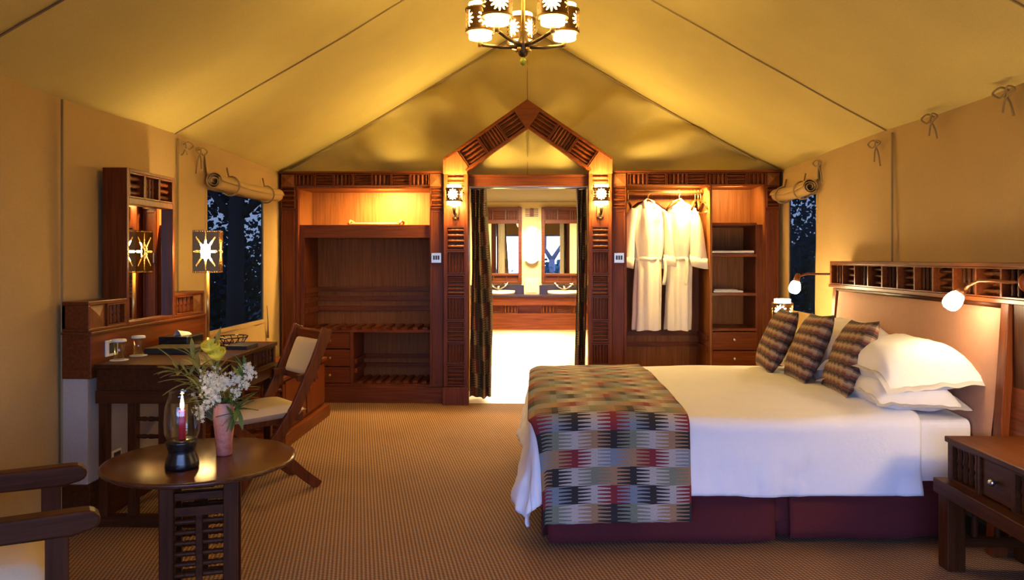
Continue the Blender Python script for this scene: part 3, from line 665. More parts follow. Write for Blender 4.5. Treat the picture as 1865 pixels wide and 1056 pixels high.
def towel(name, x0, x1, z, lab, hh):
    mb = M()
    def fn(u, v):
        a = 2*PI*v; return (x0+(x1-x0)*u, 7.52+.13*math.copysign(abs(math.cos(a))**.4, math.cos(a)), z+hh/2+hh/2*math.copysign(abs(math.sin(a))**.5, math.sin(a))*(.92+.08*math.sin(u*9)))
    mb.grid(fn, 14, 24); o = obj(name, mb, ROBE, base=((x0+x1)/2, 7.52, z), smooth=True); return tag(o, lab, 'towel')
towel('folded_towel', 1.70, 2.10, 1.421, 'white folded towel on the second closet shelf', .035)
tag(obj('magazine', M().box(1.72, 2.0, 7.40, 7.62, 1.0515, 1.069), PAPER, bev=.003, base=(1.86, 7.5, 1.0515)), 'white magazine lying flat on the third closet shelf, lower one', 'magazine')
tag(obj('magazine', M().box(1.735, 1.955, 7.43, 7.63, 1.0695, 1.079), PAPER, bev=.002, base=(1.86, 7.5, 1.0695)), 'smaller grey paper stacked on the white magazine in the closet', 'magazine')
t = thing('serving_tray', 'low tray with rounded wooden handles on the lit wardrobe shelf', 'tray', (-1.55, 7.5, 1.70))
obj('base', M().box(-1.80, -1.30, 7.42, 7.62, 1.701, 1.716), CORK, t, bev=.004)
obj('cloth', M().box(-1.77, -1.33, 7.425, 7.615, 1.716, 1.724), PAPER, t, bev=.002)
for x in (-1.80, -1.30): obj('handle', M().tube([(x, 7.42, 1.712), (x+.01, 7.44, 1.735), (x, 7.48, 1.745), (x, 7.56, 1.745), (x+.01, 7.60, 1.735), (x, 7.62, 1.712)], .011, 8), CORK, t, smooth=True)

# ------------------------------------------------------------------ desk with mirror
XB = -2.27
DY0, DY1, DXF, DZ = 3.86, 4.97, -1.68, .835
v = thing('vanity_stand', 'tall mahogany dressing mirror unit against the left canvas wall', 'dresser', (-2.35, 4.55, 0))
uy0, uy1 = 3.86, 5.24; xb = XL+.02
obj('ledge', M().box(xb, XB+.012, uy0, uy1, .76, .99), WY, v, bev=.004)
obj('ledge_lip', M().box(xb, XB+.02, uy0-.01, uy1+.01, .985, 1.0), WY, v, bev=.003)
obj('base_panel', M().box(xb, XB-.01, uy0+.005, uy1, .22, .76), PALE, v, bev=.003)
obj('plinth', M().box(xb, XB+.005, uy0, uy1, 0, .22), KY, v, bev=.003)
for ya, yb, pyr in ((uy0, 4.23, 'near'), (4.80, uy1, 'far')):
    mb = M().box(xb, XB, ya, yb, 1.135, 1.155).box(xb, XB, ya, yb, 1.0, 1.015).box(xb, xb+.02, ya, yb, 1.015, 1.135).box(xb, XB, ya, ya+.02, 1.015, 1.135).box(xb, XB, yb-.02, yb, 1.015, 1.135)
    obj('side_box', mb, WY, v, bev=.003)
    mid = ya+.17 if pyr == 'near' else yb-.17
    pa, pb = (ya+.02, mid) if pyr == 'near' else (mid, yb-.02)
    sa, sb = (mid, yb-.02) if pyr == 'near' else (ya+.02, mid)
    blk = obj('block_panel', M().box(XB-.03, XB-.012, pa, pb, 1.015, 1.135), VZ, v)
    obj('pyramid_face', M().add([(XB-.012, pa+.01, 1.02), (XB-.012, pb-.01, 1.02), (XB-.012, pb-.01, 1.13), (XB-.012, pa+.01, 1.13), (XB+.004, (pa+pb)/2, 1.075)], [(0, 1, 4), (1, 2, 4), (2, 3, 4), (3, 0, 4)]), VZ, blk)
    spanel(v, (XB-.002, (sa+sb)/2, 1.075), (0, 1, 0), (0, 0, 1), sb-sa-.004, .118, 4, True, WY, .05)
my0, my1, mz0, mz1 = 4.23, 4.80, 1.0, 1.885
mb = M().box(xb, XB, my0, my0+.024, mz0, mz1).box(xb, XB, my1-.024, my1, mz0, mz1).box(xb, XB, my0+.024, my1-.024, mz1-.02, mz1).box(xb, XB, my0+.024, my1-.024, mz1-.20, mz1-.165).box(xb, XB, my0+.024, my1-.024, mz0, mz0+.02).box(xb, xb+.05, my0+.024, my1-.024, mz0+.02, mz1-.02)
obj('mirror_frame', mb, WZ, v, bev=.003)
obj('mirror', M().box(XB-.045, XB-.038, my0+.024, my1-.024, mz0+.02, mz1-.20), MIRROR, v)
W = (my1-my0-.048)/3
for i in range(3): spanel(v, (XB-.004, my0+.024+W*(i+.5), mz1-.0925), (0, 1, 0), (0, 0, 1), W-.004, .142, 4 if i == 1 else 3, i == 1, WY, .06)
def table_box(parent, x0, x1, y0, y1, zt, zb, side, spin=None, wm=(KX, KY, KZ), nb=4):
    """drawer box: front face on x = x0 (side -1) or x1 (side +1), with spindle niches either side of a drawer"""
    wx, wy, wz = wm
    obj('top', M().box(x0-.01, x1+.01, y0-.01, y1+.01, zt-.025, zt), wy, parent, bev=.004)
    xf = x1 if side > 0 else x0; s = side
    L = y1-y0; dw = .30*L; m0, m1 = y0+(L-dw)/2, y0+(L+dw)/2
    mb = M().box(x0, x1, y0, y0+.03, zb, zt-.025).box(x0, x1, y1-.03, y1, zb, zt-.025).box(x0 if s > 0 else x1-.02, x0+.02 if s > 0 else x1, y0+.03, y1-.03, zb, zt-.025)
    xin = xf-s*.10
    mb.box(min(xin, xf-s*.002), max(xin, xf-s*.002), m0-.02, m0, zb, zt-.025).box(min(xin, xf-s*.002), max(xin, xf-s*.002), m1, m1+.02, zb, zt-.025)
    obj('drawer_case', mb, wy, parent, bev=.002)
    dr = obj('drawer', M().box(min(xf-s*.012, xf-s*.05), max(xf-s*.012, xf-s*.05), m0+.003, m1-.003, zb+.005, zt-.03), wy, parent, bev=.003)
    ym, zm = (m0+m1)/2, (zt-.025+zb)/2
    obj('knob', M().lathe([(.006, 0), (.006, .012), (.014, .018), (.016, .026), (.010, .034)], 14).xf(Matrix.Translation((xf-s*.012, ym, zm)) @ Matrix.Rotation(R(90*s), 4, 'Y')), STEEL, dr, smooth=True)
    for ya, yb in ((y0+.03, m0-.02), (m1+.02, y1-.03)):
        spanel(parent, (xf-s*.004, (ya+yb)/2, (zt-.025+zb)/2), (0, s, 0), (0, 0, 1), yb-ya-.002, zt-.025-zb-.002, nb, True, wy, .045, spin=spin or SPIND)
t = thing('writing_desk', 'dark wooden writing desk with spindle drawer front below the dressing mirror', 'desk', (-1.97, 4.41, 0))
table_box(t, XB+.035, DXF, DY0+.01, DY1-.01, DZ, .70, 1, nb=5)
obj('rail', M().box(XB+.03, DXF+.04, DY0+.005, DY0+.06, .635, .70).box(XB+.03, DXF+.04, DY1-.04, DY1+.02, .635, .70).box(DXF-.05, DXF+.04, DY0+.06, DY1-.04, .635, .70).box(XB+.03, DXF-.05, DY0+.06, DY1-.04, .685, .70), KX, t, bev=.003)
for y in (DY0+.045, DY1-.05):
    for x in (-2.21, -2.06, -1.90, DXF-.035): obj('leg', M().box(x-.022, x+.022, y-.022, y+.022, .05, .635), KZ, t, bev=.003)
    for z in (.22, .36, .46, .55):
        put('rung', SPIND, t, Vector((-1.98, y, z))-ORG[t.name], (0, R(90), 0), (.026, .026, .13))
    obj('foot_rail', M().box(-2.24, DXF+.0, y-.03, y+.03, 0, .055), KX, t, bev=.003)
# desk items
t = thing('desk_lamp', 'square pierced sunburst table lamp lit on the far end of desk', 'lamp', (-2.07, 4.83, DZ))
lx, ly = -2.07, 4.83
obj('base', M().lathe([(.07, 0), (.07, .012), (.02, .022), (.012, .04)], 24, (lx, ly, DZ+.0005)), BRASS, t, smooth=True)
obj('pole', M().tube([(lx, ly, DZ+.03), (lx, ly, 1.30)], .010, 10), BRASS, t, smooth=True)
SQ, SQH = .155, .268
def sqhole(u, v):
    s = (u-.5)*SQ; z = (v-.5)*SQH; zz = z*.62
    if v < .05 or v > .95: return abs(v-.5) > .463 and abs(v-.5) < .49 and (u*11 % 1) < .55 and .04 < u < .96
    r = math.hypot(s, zz); a = math.atan2(zz, s)
    da = abs((a*8/(2*PI)+.5) % 1-.5)*2*PI/8*r
    if r < .014: return True
    if .017 < r < .080 and da < .0055*(1.15-r/.11) and (r*95 % 1) < .8 and abs(s) < SQ*.46: return True
    da2 = abs((a*8/(2*PI)) % 1-.5)*2*PI/8*r
    if .018 < r < .030 and da2 < .003: return True
    return False
sr = math.radians(13); q = Matrix.Rotation(sr, 4, 'Z')
for k in range(4):
    rot = Matrix.Translation((lx, ly, 1.42)) @ q @ Matrix.Rotation(k*PI/2, 4, 'Z')
    obj('pierced_panel', M().grid(lambda u, v: ((u-.5)*SQ, -SQ/2, (v-.5)*SQH), 62, 80, skip=sqhole).xf(rot), SLEEVE, t)
obj('glass', M().lathe([(.02, -.06), (.045, -.03), (.045, .05), (.02, .07)], 16, (lx, ly, 1.42)), GLASSD, t, smooth=True)
def tumbler(x, y, lab):
    t = thing('drinking_glass', lab, 'glass', (x, y, DZ))
    obj('glass_wall', M().lathe([(.002, .004), (.026, .004), (.030, .10), (.028, .10), (.024, .010), (.002, .009)], 24, (x, y, DZ), False), CLEAR, t, smooth=True)
    obj('paper_lid', M().lathe([(.036, .098), (.037, .104), (.033, .112), (.002, .113)], 24, (x, y, DZ), True), PAPER, t, smooth=True)
    tag(obj('coaster', M().lathe([(.046, 0), (.046, .003)], 28, (x, y, DZ+.0003)), PAPER, base=(x, y, DZ)), 'round paper coaster under the '+lab.split(' with')[0], 'coaster')
tumbler(-2.205, 4.03, 'nearer drinking glass with a white paper lid beside the socket'); tumbler(-2.20, 4.22, 'farther drinking glass with a white paper lid on the desk')
def socket(x, y, z, lab, wy=.05, hz=.075):
    t = thing('power_socket', lab, 'socket', (x, y, z))
    obj('plate', M().box(x, x+.012, y-wy, y+wy, z-hz/2, z+hz/2), PORC, t, bev=.003)
    obj('insert', M().box(x+.012, x+.014, y-wy*.55, y+wy*.75, z-hz*.33, z+hz*.33), BLACKM, t)
socket(XB+.012, 4.04, .90, 'cream wall socket on the dresser ledge behind the glasses', .055, .085); socket(XB-.01, 4.12, .30, 'low socket plate on pale panel under the desk')
t = thing('tissue_holder', 'black box with a white tissue on the desk', 'box', (-2.15, 4.62, DZ))
obj('case', M().box(-2.235, -2.06, 4.52, 4.74, DZ+.0005, DZ+.075), BLACK, t, bev=.004)
obj('tissue', M().grid(lambda u, v: (-2.15+.05*(u-.5)+.02*v, 4.58+.10*v, DZ+.073+.035*math.sin(PI*u)*(1-.5*v)), 8, 6), PAPER, t, smooth=True)
t = thing('desk_folder', 'black leather folder lying in front of the tissue box', 'folder', (-2.08, 4.42, DZ))
obj('cover', M().box(-2.20, -1.93, 4.28, 4.49, DZ+.0005, DZ+.028), BLACKM, t, bev=.003)
obj('lid', M().box(-2.20, -1.93, 4.28, 4.49, DZ+.029, DZ+.034), plain('olive_leather', (.05, .045, .018), .35), t, bev=.002)
t = thing('wire_basket', 'low dark wire basket on the desk beyond the yellow roses', 'basket', (-1.88, 4.78, DZ))
for z, r in ((.004, .085), (.05, .12)): obj('hoop', M().tube([(-1.90+r*.8*math.cos(2*PI*k/20), 4.78+r*math.sin(2*PI*k/20), DZ+z) for k in range(21)], .004, 6), BLACK, t, smooth=True)
for k in range(14):
    a = 2*PI*k/14; obj('wire', M().tube([(-1.90+.085*.8*math.cos(a), 4.78+.085*math.sin(a), DZ+.004), (-1.90+.12*.8*math.cos(a+.3), 4.78+.12*math.sin(a+.3), DZ+.05)], .003, 5), BLACK, t)
tag(obj('notebook', M().box(-1.83, -1.70, 4.52, 4.70, DZ+.0005, DZ+.022), BLACKM, bev=.003, base=(-1.77, 4.6, DZ)), 'small black book near the front edge of the desk', 'book')

# low cabinet along the left wall
t = thing('luggage_cabinet', 'low mahogany cabinet below the left window behind the chair', 'cabinet', (-2.1, 6.1, 0))
obj('body', M().box(-2.40, -1.84, 5.55, 6.68, .08, .49), WY, t, bev=.004)
obj('top', M().box(-2.41, -1.81, 5.51, 6.70, .49, .515), WY, t, bev=.004)
obj('plinth', M().box(-2.40, -1.79, 5.50, 6.71, .0, .10), WY, t, bev=.004)
for k in range(3): spanel(t, (-2.33+.10+k*.165, 5.545, .29), (1, 0, 0), (0, 0, 1), .155, .33, 5, False)
for k in range(2): dd = obj('door', M().box(-1.84, -1.822, 5.60+k*.54, 6.11+k*.54, .13, .47), WZ, t, bev=.003); obj('knob', M().sphere((-1.812, 6.04+k*.14, .34), .012, 10), BRASS, dd, smooth=True)

# ------------------------------------------------------------------ desk chair (folding X frame)
th = R(222)     # local +x is the facing direction
t = thing('desk_chair', 'wooden cross frame chair with cream pads standing at the desk', 'chair', (-1.63, 4.55, 0), th)
CW = .40
def plank(path, w, y, name, tk=.028):
    mb = M(); L, Rr = [], []
    for i, (x, z) in enumerate(path):
        a, b = path[max(i-1, 0)], path[min(i+1, len(path)-1)]; dx, dz = b[0]-a[0], b[1]-a[1]; l = math.hypot(dx, dz); nx, nz_ = -dz/l, dx/l
        L.append((x+nx*w/2, z+nz_*w/2)); Rr.append((x-nx*w/2, z-nz_*w/2))
    n_ = len(path)
    vs = [(p[0], y-tk/2, p[1]) for p in L+Rr]+[(p[0], y+tk/2, p[1]) for p in L+Rr]; fs = []; o2 = 2*n_
    for i in range(n_-1):
        fs += [(i, i+1, n_+i+1, n_+i), (o2+i, o2+n_+i, o2+n_+i+1, o2+i+1), (i, o2+i, o2+i+1, i+1), (n_+i, n_+i+1, o2+n_+i+1, o2+n_+i)]
    fs += [(0, n_, o2+n_, o2), (n_-1, o2+n_-1, o2+2*n_-1, 2*n_-1)]
    return obj(name, mb.add(vs, fs), WZ, t, bev=.004, local=True)
for s in (-1, 1):
    y = s*CW/2
    plank([(-.33, .95), (-.25, .75), (-.13, .50), (-.02, .34), (.12, .20), (.20, .09), (.255, .0)], .062, y, 'back_stile')
    plank([(-.29, .005), (-.19, .09), (-.06, .22), (.12, .33), (.24, .44)], .058, y-s*.032, 'cross_leg')
    plank([(-.20, .435), (.30, .415)], .05, y-s*.062, 'seat_rail')
    plank([(-.28, .67), (-.15, .665)], .04, y-s*.03, 'arm_stub')
obj('crest_rail', M().box(-.36, -.31, -CW/2+.01, CW/2-.01, .86, .935), WY, t, bev=.006, local=True)
obj('lower_rail', M().box(-.262, -.225, -CW/2+.01, CW/2-.01, .635, .69), WY, t, bev=.005, local=True)
obj('stretcher', M().box(-.08, -.04, -CW/2+.02, CW/2-.02, .19, .23), WY, t, bev=.004, local=True); obj('stretcher', M().box(.18, .215, -CW/2+.02, CW/2-.02, .07, .11), WY, t, bev=.004, local=True)
def pad(L, W_, T, nx=14, ny=14, p=5):
    mb = M()
    for sg in (1, -1):
        mb.grid(lambda u, v: ((u-.5)*L, (v-.5)*W_, sg*T/2*(max(0, 1-abs(2*u-1)**p)*max(0, 1-abs(2*v-1)**p))**.35), nx, ny, L, W_)
    return mb
obj('back_pad', pad(.235, CW-.05, .045).xf(Matrix.Translation((-.272, 0, .775)) @ Matrix.Rotation(R(-112), 4, 'Y')), CREAM, t, smooth=True, local=True)
obj('seat_pad', pad(.50, CW+.0, .085).xf(Matrix.Translation((.05, 0, .472)) @ Matrix.Rotation(R(2), 4, 'Y')), CREAM, t, smooth=True, local=True)

# ------------------------------------------------------------------ round table, hurricane lamp, vase
TX, TY, TZ = -1.335, 3.05, .575
t = thing('side_table', 'round dark wooden table with lattice base and a red candle lamp', 'table', (TX, TY, 0))
obj('tabletop', M().lathe([(.30, -.026), (.350, -.022), (.366, -.012), (.364, -.002), (.355, 0)], 72, (TX, TY, TZ)), TABLEW, t, smooth=True)
q = Matrix.Translation((TX+.005, TY, 0)) @ Matrix.Rotation(R(18), 4, 'Z')
Q = lambda mb: mb.xf(q)
b = .115
for sx_ in (-1, 1):
    for sy_ in (-1, 1): obj('leg', Q(M().box(sx_*b-.026, sx_*b+.026, sy_*b-.026, sy_*b+.026, 0, TZ-.026)), KZ, t, bev=.004)
for k in range(4):
    r4 = q @ Matrix.Rotation(k*PI/2, 4, 'Z')
    obj('apron', M().box(-b+.026, b-.026, -b-.012, -b+.012, .445, .475).xf(r4), KX, t, bev=.003)
    obj('rail', M().box(-b+.026, b-.026, -b-.012, -b+.012, .385, .42).box(-b+.026, b-.026, -b-.012, -b+.012, .06, .09).box(-.012, .012, -b-.01, -b+.01, .09, .385).xf(r4), KX, t, bev=.002)
    for i in range(7):
        for sx_ in (-1, 1):
            pos = r4 @ Vector((sx_*.051, -b, .115+i*.041)); e_ = (Matrix.Rotation(R(18)+k*PI/2, 4, 'Z') @ Matrix.Rotation(R(90), 4, 'Y')).to_euler()
            put('spindle', SPIND, t, pos-ORG[t.name], e_, (.024, .024, .078))
hx, hy = -1.345, 2.905
t = thing('hurricane_lamp', 'glass hurricane candle lamp with black waisted base on the round table', 'lamp', (hx, hy, TZ))
obj('base', M().lathe([(.058, 0), (.062, .008), (.060, .03), (.049, .058), (.050, .072), (.060, .10), (.058, .108), (.02, .110)], 32, (hx, hy, TZ+.0005)), BLACK, t, smooth=True)
pr = [(.052, .108), (.063, .135), (.066, .175), (.062, .235), (.052, .268), (.047, .275), (.047, .290), (.049, .293)]
obj('glass_chimney', M().lathe(pr+[(r-.0022, z) for r, z in pr[::-1]], 36, (hx, hy, TZ), False), CLEAR, t, smooth=True)
cn = obj('candle', M().lathe([(.013, .110), (.013, .215), (.010, .221), (.001, .219)], 16, (hx, hy, TZ)), RED, t, smooth=True, label='red wax candle')
obj('wick', M().tube([(hx, hy, TZ+.218), (hx+.001, hy, TZ+.228)], .0012, 5), BLACKM, cn)
obj('flame', M().lathe([(.001, .222), (.006, .229), (.0075, .240), (.005, .258), (.001, .280)], 12, (hx, hy, TZ)), FLAME, cn, smooth=True)
light('candle_light', 'POINT', (hx, hy, TZ+.25), 1.6, (1, .5, .16), radius=.008)
vx, vy = -1.262, 3.10
tag(obj('vase', M().lathe([(.026, 0), (.031, .004), (.032, .05), (.040, .12), (.044, .165), (.042, .195), (.036, .208), (.038, .214), (.034, .214), (.030, .19), (.036, .16), (.030, .06), (.002, .02)], 32, (vx, vy, TZ+.0005), True), VASE, smooth=True, base=(vx, vy, TZ)), 'pink mottled clay vase of flowers on the round table', 'vase')
VT = Vector((vx, vy, TZ+.205))
def leafmesh(L, w, mat, curl=.2):
    return mesh('leaf', M().grid(lambda u, v: ((u-.5)*2*w*math.sin(PI*min(1, max(.02, v*.97+.03)))**.8, v*L, -curl*L*v*v+abs(u-.5)*w*.6), 2, 6), mat, True)
LM = [leafmesh(.085, .008, OLIVE), leafmesh(.11, .0085, OLIVE, .3), leafmesh(.09, .009, GREEN, .15)]
LB = leafmesh(.10, .016, GREEN, .25)
def curve_pts(a, b, bend, n=10):
    a, b = Vector(a), Vector(b); return [a.lerp(b, i/n)+Vector(bend)*math.sin(PI*i/n) for i in range(n+1)]
def sprig(end, bend, lab, ms, nl, spread=.9, s0=.3):
    end = VT+Vector(end); pts = curve_pts(VT+Vector((rnd(-.01, .01), rnd(-.01, .01), -.12)), end, bend)
    pts[0] = VT+Vector((0, 0, -.12))
    t = thing('leafy_sprig', lab, 'plant', VT+Vector((0, 0, -.12)))
    obj('stem', M().tube(pts, .0018, 5), GREEN, t, smooth=True)
    for i in range(nl):
        f = s0+(1-s0)*i/(nl-1); k = f*(len(pts)-1); j = min(int(k), len(pts)-2); p = pts[j].lerp(pts[j+1], k-j)
        dr = (pts[j+1]-pts[j]).normalized(); side = Vector((rnd(-1, 1), rnd(-1, 1), rnd(-.6, .9))).normalized()
        dv = (dr*.7+side*spread).normalized()
        put('leaf', random.choice(ms), t, p-ORG[t.name], dv.to_track_quat('Y', 'Z').to_euler(), [rnd(.75, 1.15)]*3)
sprig((-.19, -.02, .15), (0, 0, .05), 'drooping olive leafed sprig reaching left over the candle lamp', LM[:2], 40)
sprig((-.15, .02, .205), (-.01, 0, .02), 'olive leafed sprig rising toward the upper left of the vase', LM[:2], 34)
sprig((-.05, .03, .205), (-.02, 0, .0), 'upright olive leafed sprig behind the yellow roses', LM[:2], 30)
sprig((.09, .0, .15), (.01, 0, .02), 'short green sprig on the right side of the bouquet', LM[2:], 18)
sprig((.07, -.03, -.03), (.03, -.02, .06), 'green sprig drooping over the right rim of the vase', LM[2:], 14)
for s_, nm in (((.035, -.03, .02), 'right'), ((-.03, -.03, .01), 'left')):
    t = thing('broad_leaf', 'broad dark green leaf at the vase mouth, %s one' % nm, 'leaf', VT)
    for k in range(6): put('blade', LB, t, (rnd(-.02, .02)+s_[0]*.3, rnd(-.02, .01), rnd(-.01, .01)), Vector((s_[0]*20+rnd(-.5, .5), rnd(-1, .2), rnd(.2, 1.4))).to_track_quat('Y', 'Z').to_euler(), [rnd(.6, 1.0)]*3)
FL = M()
for k in range(5):
    a = 2*PI*k/5; FL.add([(0, 0, 0), (.006*math.cos(a-.4), .006*math.sin(a-.4), .003), (.010*math.cos(a), .010*math.sin(a), .005), (.006*math.cos(a+.4), .006*math.sin(a+.4), .003)], [(0, 1, 2, 3)])
def spray(ends, lab, nf):
    t = thing('white_flower_spray', lab, 'flower', VT+Vector((0, 0, -.12)))
    fb_ = M(); st_ = M()
    for c_, r_ in ends:
        c_ = VT+Vector(c_); st_.tube(curve_pts(VT+Vector((0, 0, -.12)), c_, (0, 0, .02), 6), .0016, 5)
        for _ in range(nf):
            o_ = Vector((random.gauss(0, 1), random.gauss(0, 1), random.gauss(0, 1)))*r_*.55
            b_ = M().add(FL.v, FL.f).xf(Matrix.Translation(c_+o_) @ Vector((rnd(-1, 1), rnd(-2, .4), rnd(-.3, 1))).to_track_quat('Z', 'Y').to_matrix().to_4x4() @ Matrix.Scale(rnd(.6, 1), 4))
            fb_.add(b_.v, b_.f)
    obj('stem', st_, GREEN, t, smooth=True); o = obj('florets', fb_, FLOR, t); o['kind'] = 'stuff'
spray([((-.035, -.04, .115), .035), ((-.01, -.05, .09), .035), ((-.045, -.045, .07), .03), ((.02, -.045, .10), .022)], 'dense white floret spray at the front middle of the bouquet', 95)
spray([((-.035, -.05, .03), .022), ((-.065, -.05, -.005), .022), ((-.075, -.05, -.035), .015), ((-.02, -.05, .035), .02)], 'white floret spray trailing down left of the vase', 55)
spray([((.085, -.02, .085), .024), ((.105, .0, .125), .024), ((.06, -.03, .05), .02), ((.10, -.01, .155), .018), ((.055, -.02, .11), .02)], 'looser white floret spray on the bouquet right side', 45)
def rose(p, lab, r):
    p = VT+Vector(p); t = thing('yellow_rose', lab, 'flower', VT+Vector((0, 0, -.12)))
    obj('stem', M().tube(curve_pts(VT+Vector((0, 0, -.12)), p, (0, 0, .01), 6), .002, 5), GREEN, t, smooth=True)
    for ring, (n_, rr, tl_) in enumerate(((3, .45, .1), (4, .75, .3), (5, 1.0, .55))):
        for k in range(n_):
            a = 2*PI*k/n_+ring
            mb = M().grid(lambda u, v: (math.cos(a+(u-.5)*1.7)*r*rr*(.35+.65*math.sin(v*PI*.6))*(1+tl_*.3*v), math.sin(a+(u-.5)*1.7)*r*rr*(.35+.65*math.sin(v*PI*.6))*(1+tl_*.3*v), r*(-.8+1.7*v*(1-tl_*.35)-.3*abs(u-.5)*v)), 4, 5)
            obj('petal', mb.xf(Matrix.Translation(p) @ Matrix.Rotation(R(25), 4, 'X')), YEL, t, smooth=True)
rose((-.050, -.01, .235), 'yellow rose head, upper left one of the pair', .033); rose((-.016, -.03, .21), 'yellow rose head, lower right one of the pair', .031)

# ------------------------------------------------------------------ armchair at the lower left
t = thing('armchair', 'dark wooden armchair with cream seat in the lower left corner', 'chair', (-1.60, 2.04, 0), R(34))
AZ = .64
for s in (0, 1):
    y = s*.58
    def armp(s0):
        return [(.335, 0), (.352, .003), (.366, .010), (.374, .021), (.376, .033), (.372, .045), (.362, .055), (.348, .061), (.32, .063), (.26, .064), (.10, .066), (-.15, .075), (-.40, .085), (-.40, .03), (-.15, .012), (.10, 0), (.30, -.008)]
    obj('armrest', M().prism(armp(s), lambda p, d: (p[0], d, AZ-.062+p[1]), y-.032, y+.032), KX, t, bev=.008, local=True)
    obj('front_leg', M().box(.235, .295, y-.028, y+.028, 0, AZ-.055), KZ, t, bev=.004, local=True)
    obj('back_leg', M().bar((-.36, y, 0), (-.46, y, 1.0), .05, .05, (1, 0, 0)), KZ, t, bev=.004, local=True)
    obj('side_rail', M().box(-.36, .235, y-.02, y+.02, .32, .39), KX, t, bev=.004, local=True)
obj('front_rail', M().box(.245, .285, .028, .552, .32, .39), KY, t, bev=.004, local=True)
obj('seat_cushion', pad(.62, .52, .12).xf(Matrix.Translation((-.05, .29, .43))), CREAM, t, smooth=True, local=True)
obj('back_cushion', pad(.5, .50, .10).xf(Matrix.Translation((-.37, .29, .72)) @ Matrix.Rotation(R(97), 4, 'Y')), CREAM, t, smooth=True, local=True)
obj('back_rail', M().box(-.47, -.43, .02, .56, .93, 1.0), KY, t, bev=.004, local=True)

# ------------------------------------------------------------------ bed
BO = Vector((0, 3.66, 0)); E1 = Vector((1, .055, 0)).normalized(); E2 = Vector((0, 1, 0)); BLn, BW = 2.12, 1.76
def P(u, v, z): p = BO+E1*u+E2*v; return Vector((p.x, p.y, z))
t = thing('bed', 'wide double bed with burgundy pleated skirt and white sheet', 'bed', (1.06, 4.6, 0))
def bbox(mb, u0, u1, v0, v1, z0, z1):
    vs = [P(u, v, z) for z in (z0, z1) for v in (v0, v1) for u in (u0, u1)]
    return mb.add(vs, [(0, 2, 3, 1), (4, 5, 7, 6), (0, 1, 5, 4), (2, 6, 7, 3), (0, 4, 6, 2), (1, 3, 7, 5)])
obj('divan_base', bbox(M(), .05, BLn, .05, BW-.05, .10, .35), SKIRT, t)
for u, v in ((.12, .12), (BLn-.1, .12), (.12, BW-.12), (BLn-.1, BW-.12)): obj('leg', M().lathe([(.025, 0), (.03, .10)], 12, tuple(P(u, v, 0))), KZ, t)
def mtop(u, v, e=0): return .595+.035*math.sin(PI*min(1, max(0, v/BW)))+e
mm = M()
def rbox(mb, u0, u1, v0, v1, z0, z1, r, nu=30, nv=30):
    def fn(a, b):
        # wrapped profile over v
        L = (z1-z0); tot = 2*L+(v1-v0); d = b*tot
        if d < L: v, z = v0, z0+d
        elif d < L+(v1-v0): v, z = v0+d-L, z1
        else: v, z = v1, z1-(d-L-(v1-v0))
        bulge = .03*math.sin(PI*(v-v0)/(v1-v0)) if z == z1 else 0
        return P(u0+(u1-u0)*a, v, z+bulge)
    return mb.grid(fn, nu, nv*2)
obj('mattress', rbox(bbox(M(), 0.02, BLn, .02, BW-.02, .35, .585), .02, BLn, .012, BW-.012, .30, .59, .03), LINEN, t, smooth=False, bev=.02)
def skirt(p0, p1, z0, z1, ph):
    p0, p1 = Vector(p0), Vector(p1); d_ = (p1-p0); nn = Vector((d_.y, -d_.x, 0)).normalized()
    def fn(u, v):
        o_ = .012*math.sin(u*9+ph)*v+.015*v; q_ = p0+d_*u+nn*o_
        return (q_.x, q_.y, z1+(z0-z1)*v+.006*math.sin(u*7+ph))
    return obj('skirt_panel', M().grid(fn, 30, 8), SKIRT, t, smooth=True, solid=.006)
skirt(P(.07, .04, 0), P(1.165, .04, 0), .012, .36, 0); skirt(P(1.235, .035, 0), P(2.10, .035, 0), .025, .36, 2); skirt(P(1.12, .085, 0), P(1.30, .085, 0), .03, .36, 1)
skirt(P(.06, BW, 0), P(.06, .09, 0), .02, .36, 3)
obj('corner_skirt', M().grid(lambda a, b: tuple(P(.04+.05*a, .06+.03*math.sin(a*3), .36-.33*b)), 8, 6), SKIRT, t, smooth=True, solid=.006)
def drape(u0, u1, v0, v1, off, r, nu, nv, drop_noise, mb=None, rect=(0., BLn, 0., BW), hump=None, uvs=1):
    """cloth lying on the bed: sheet coordinates (u, v) beyond the rectangle turn down over its edges"""
    a0, a1, b0, b1 = rect
    def fn(fu, fv):
        u = u0+(u1-u0)*fu; v = v0+(v1-v0)*fv
        cu, cv = min(max(u, a0+r), a1+9), min(max(v, b0+r), b1-r); eu, ev = u-cu, v-cv; d_ = math.hypot(eu, ev); dm = max(abs(eu), abs(ev))+.22*min(abs(eu), abs(ev))
        z = mtop(cu, cv, off)
        if hump: z += hump(u, v)
        z += .006*nz3(u*3, v*3, off*50)+.003*nz3(u*9, v*9, 1)
        if d_ < 1e-6: q_ = P(cu, cv, z); return tuple(q_)
        du, dv = eu/d_, ev/d_; d_ = dm; arc = r*PI/2
        if d_ < arc: a_ = d_/r; ou, dz = (r+off)*math.sin(a_), r*(1-math.cos(a_))
        else: ou, dz = r+off, r+(d_-arc)
        h_ = max(0, dz-r)
        along = u-v
        wv = drop_noise*h_*(.65*math.sin(along*6.5+1.5*math.sin(along*2.2))+.5*nz3(u*4, v*4, 7)+.35*nz3(u*11, v*11, 3)+.22*nz3(u*20, v*6, 5))
        ou = max(ou+.004, ou+wv+h_*(.06+.08*max(0, -du)))
        return tuple(P(cu+du*ou, cv+dv*ou, max(z-dz, .03)))
    return (mb or M()).grid(fn, nu, nv, (u1-u0)*uvs, (v1-v0)*uvs)
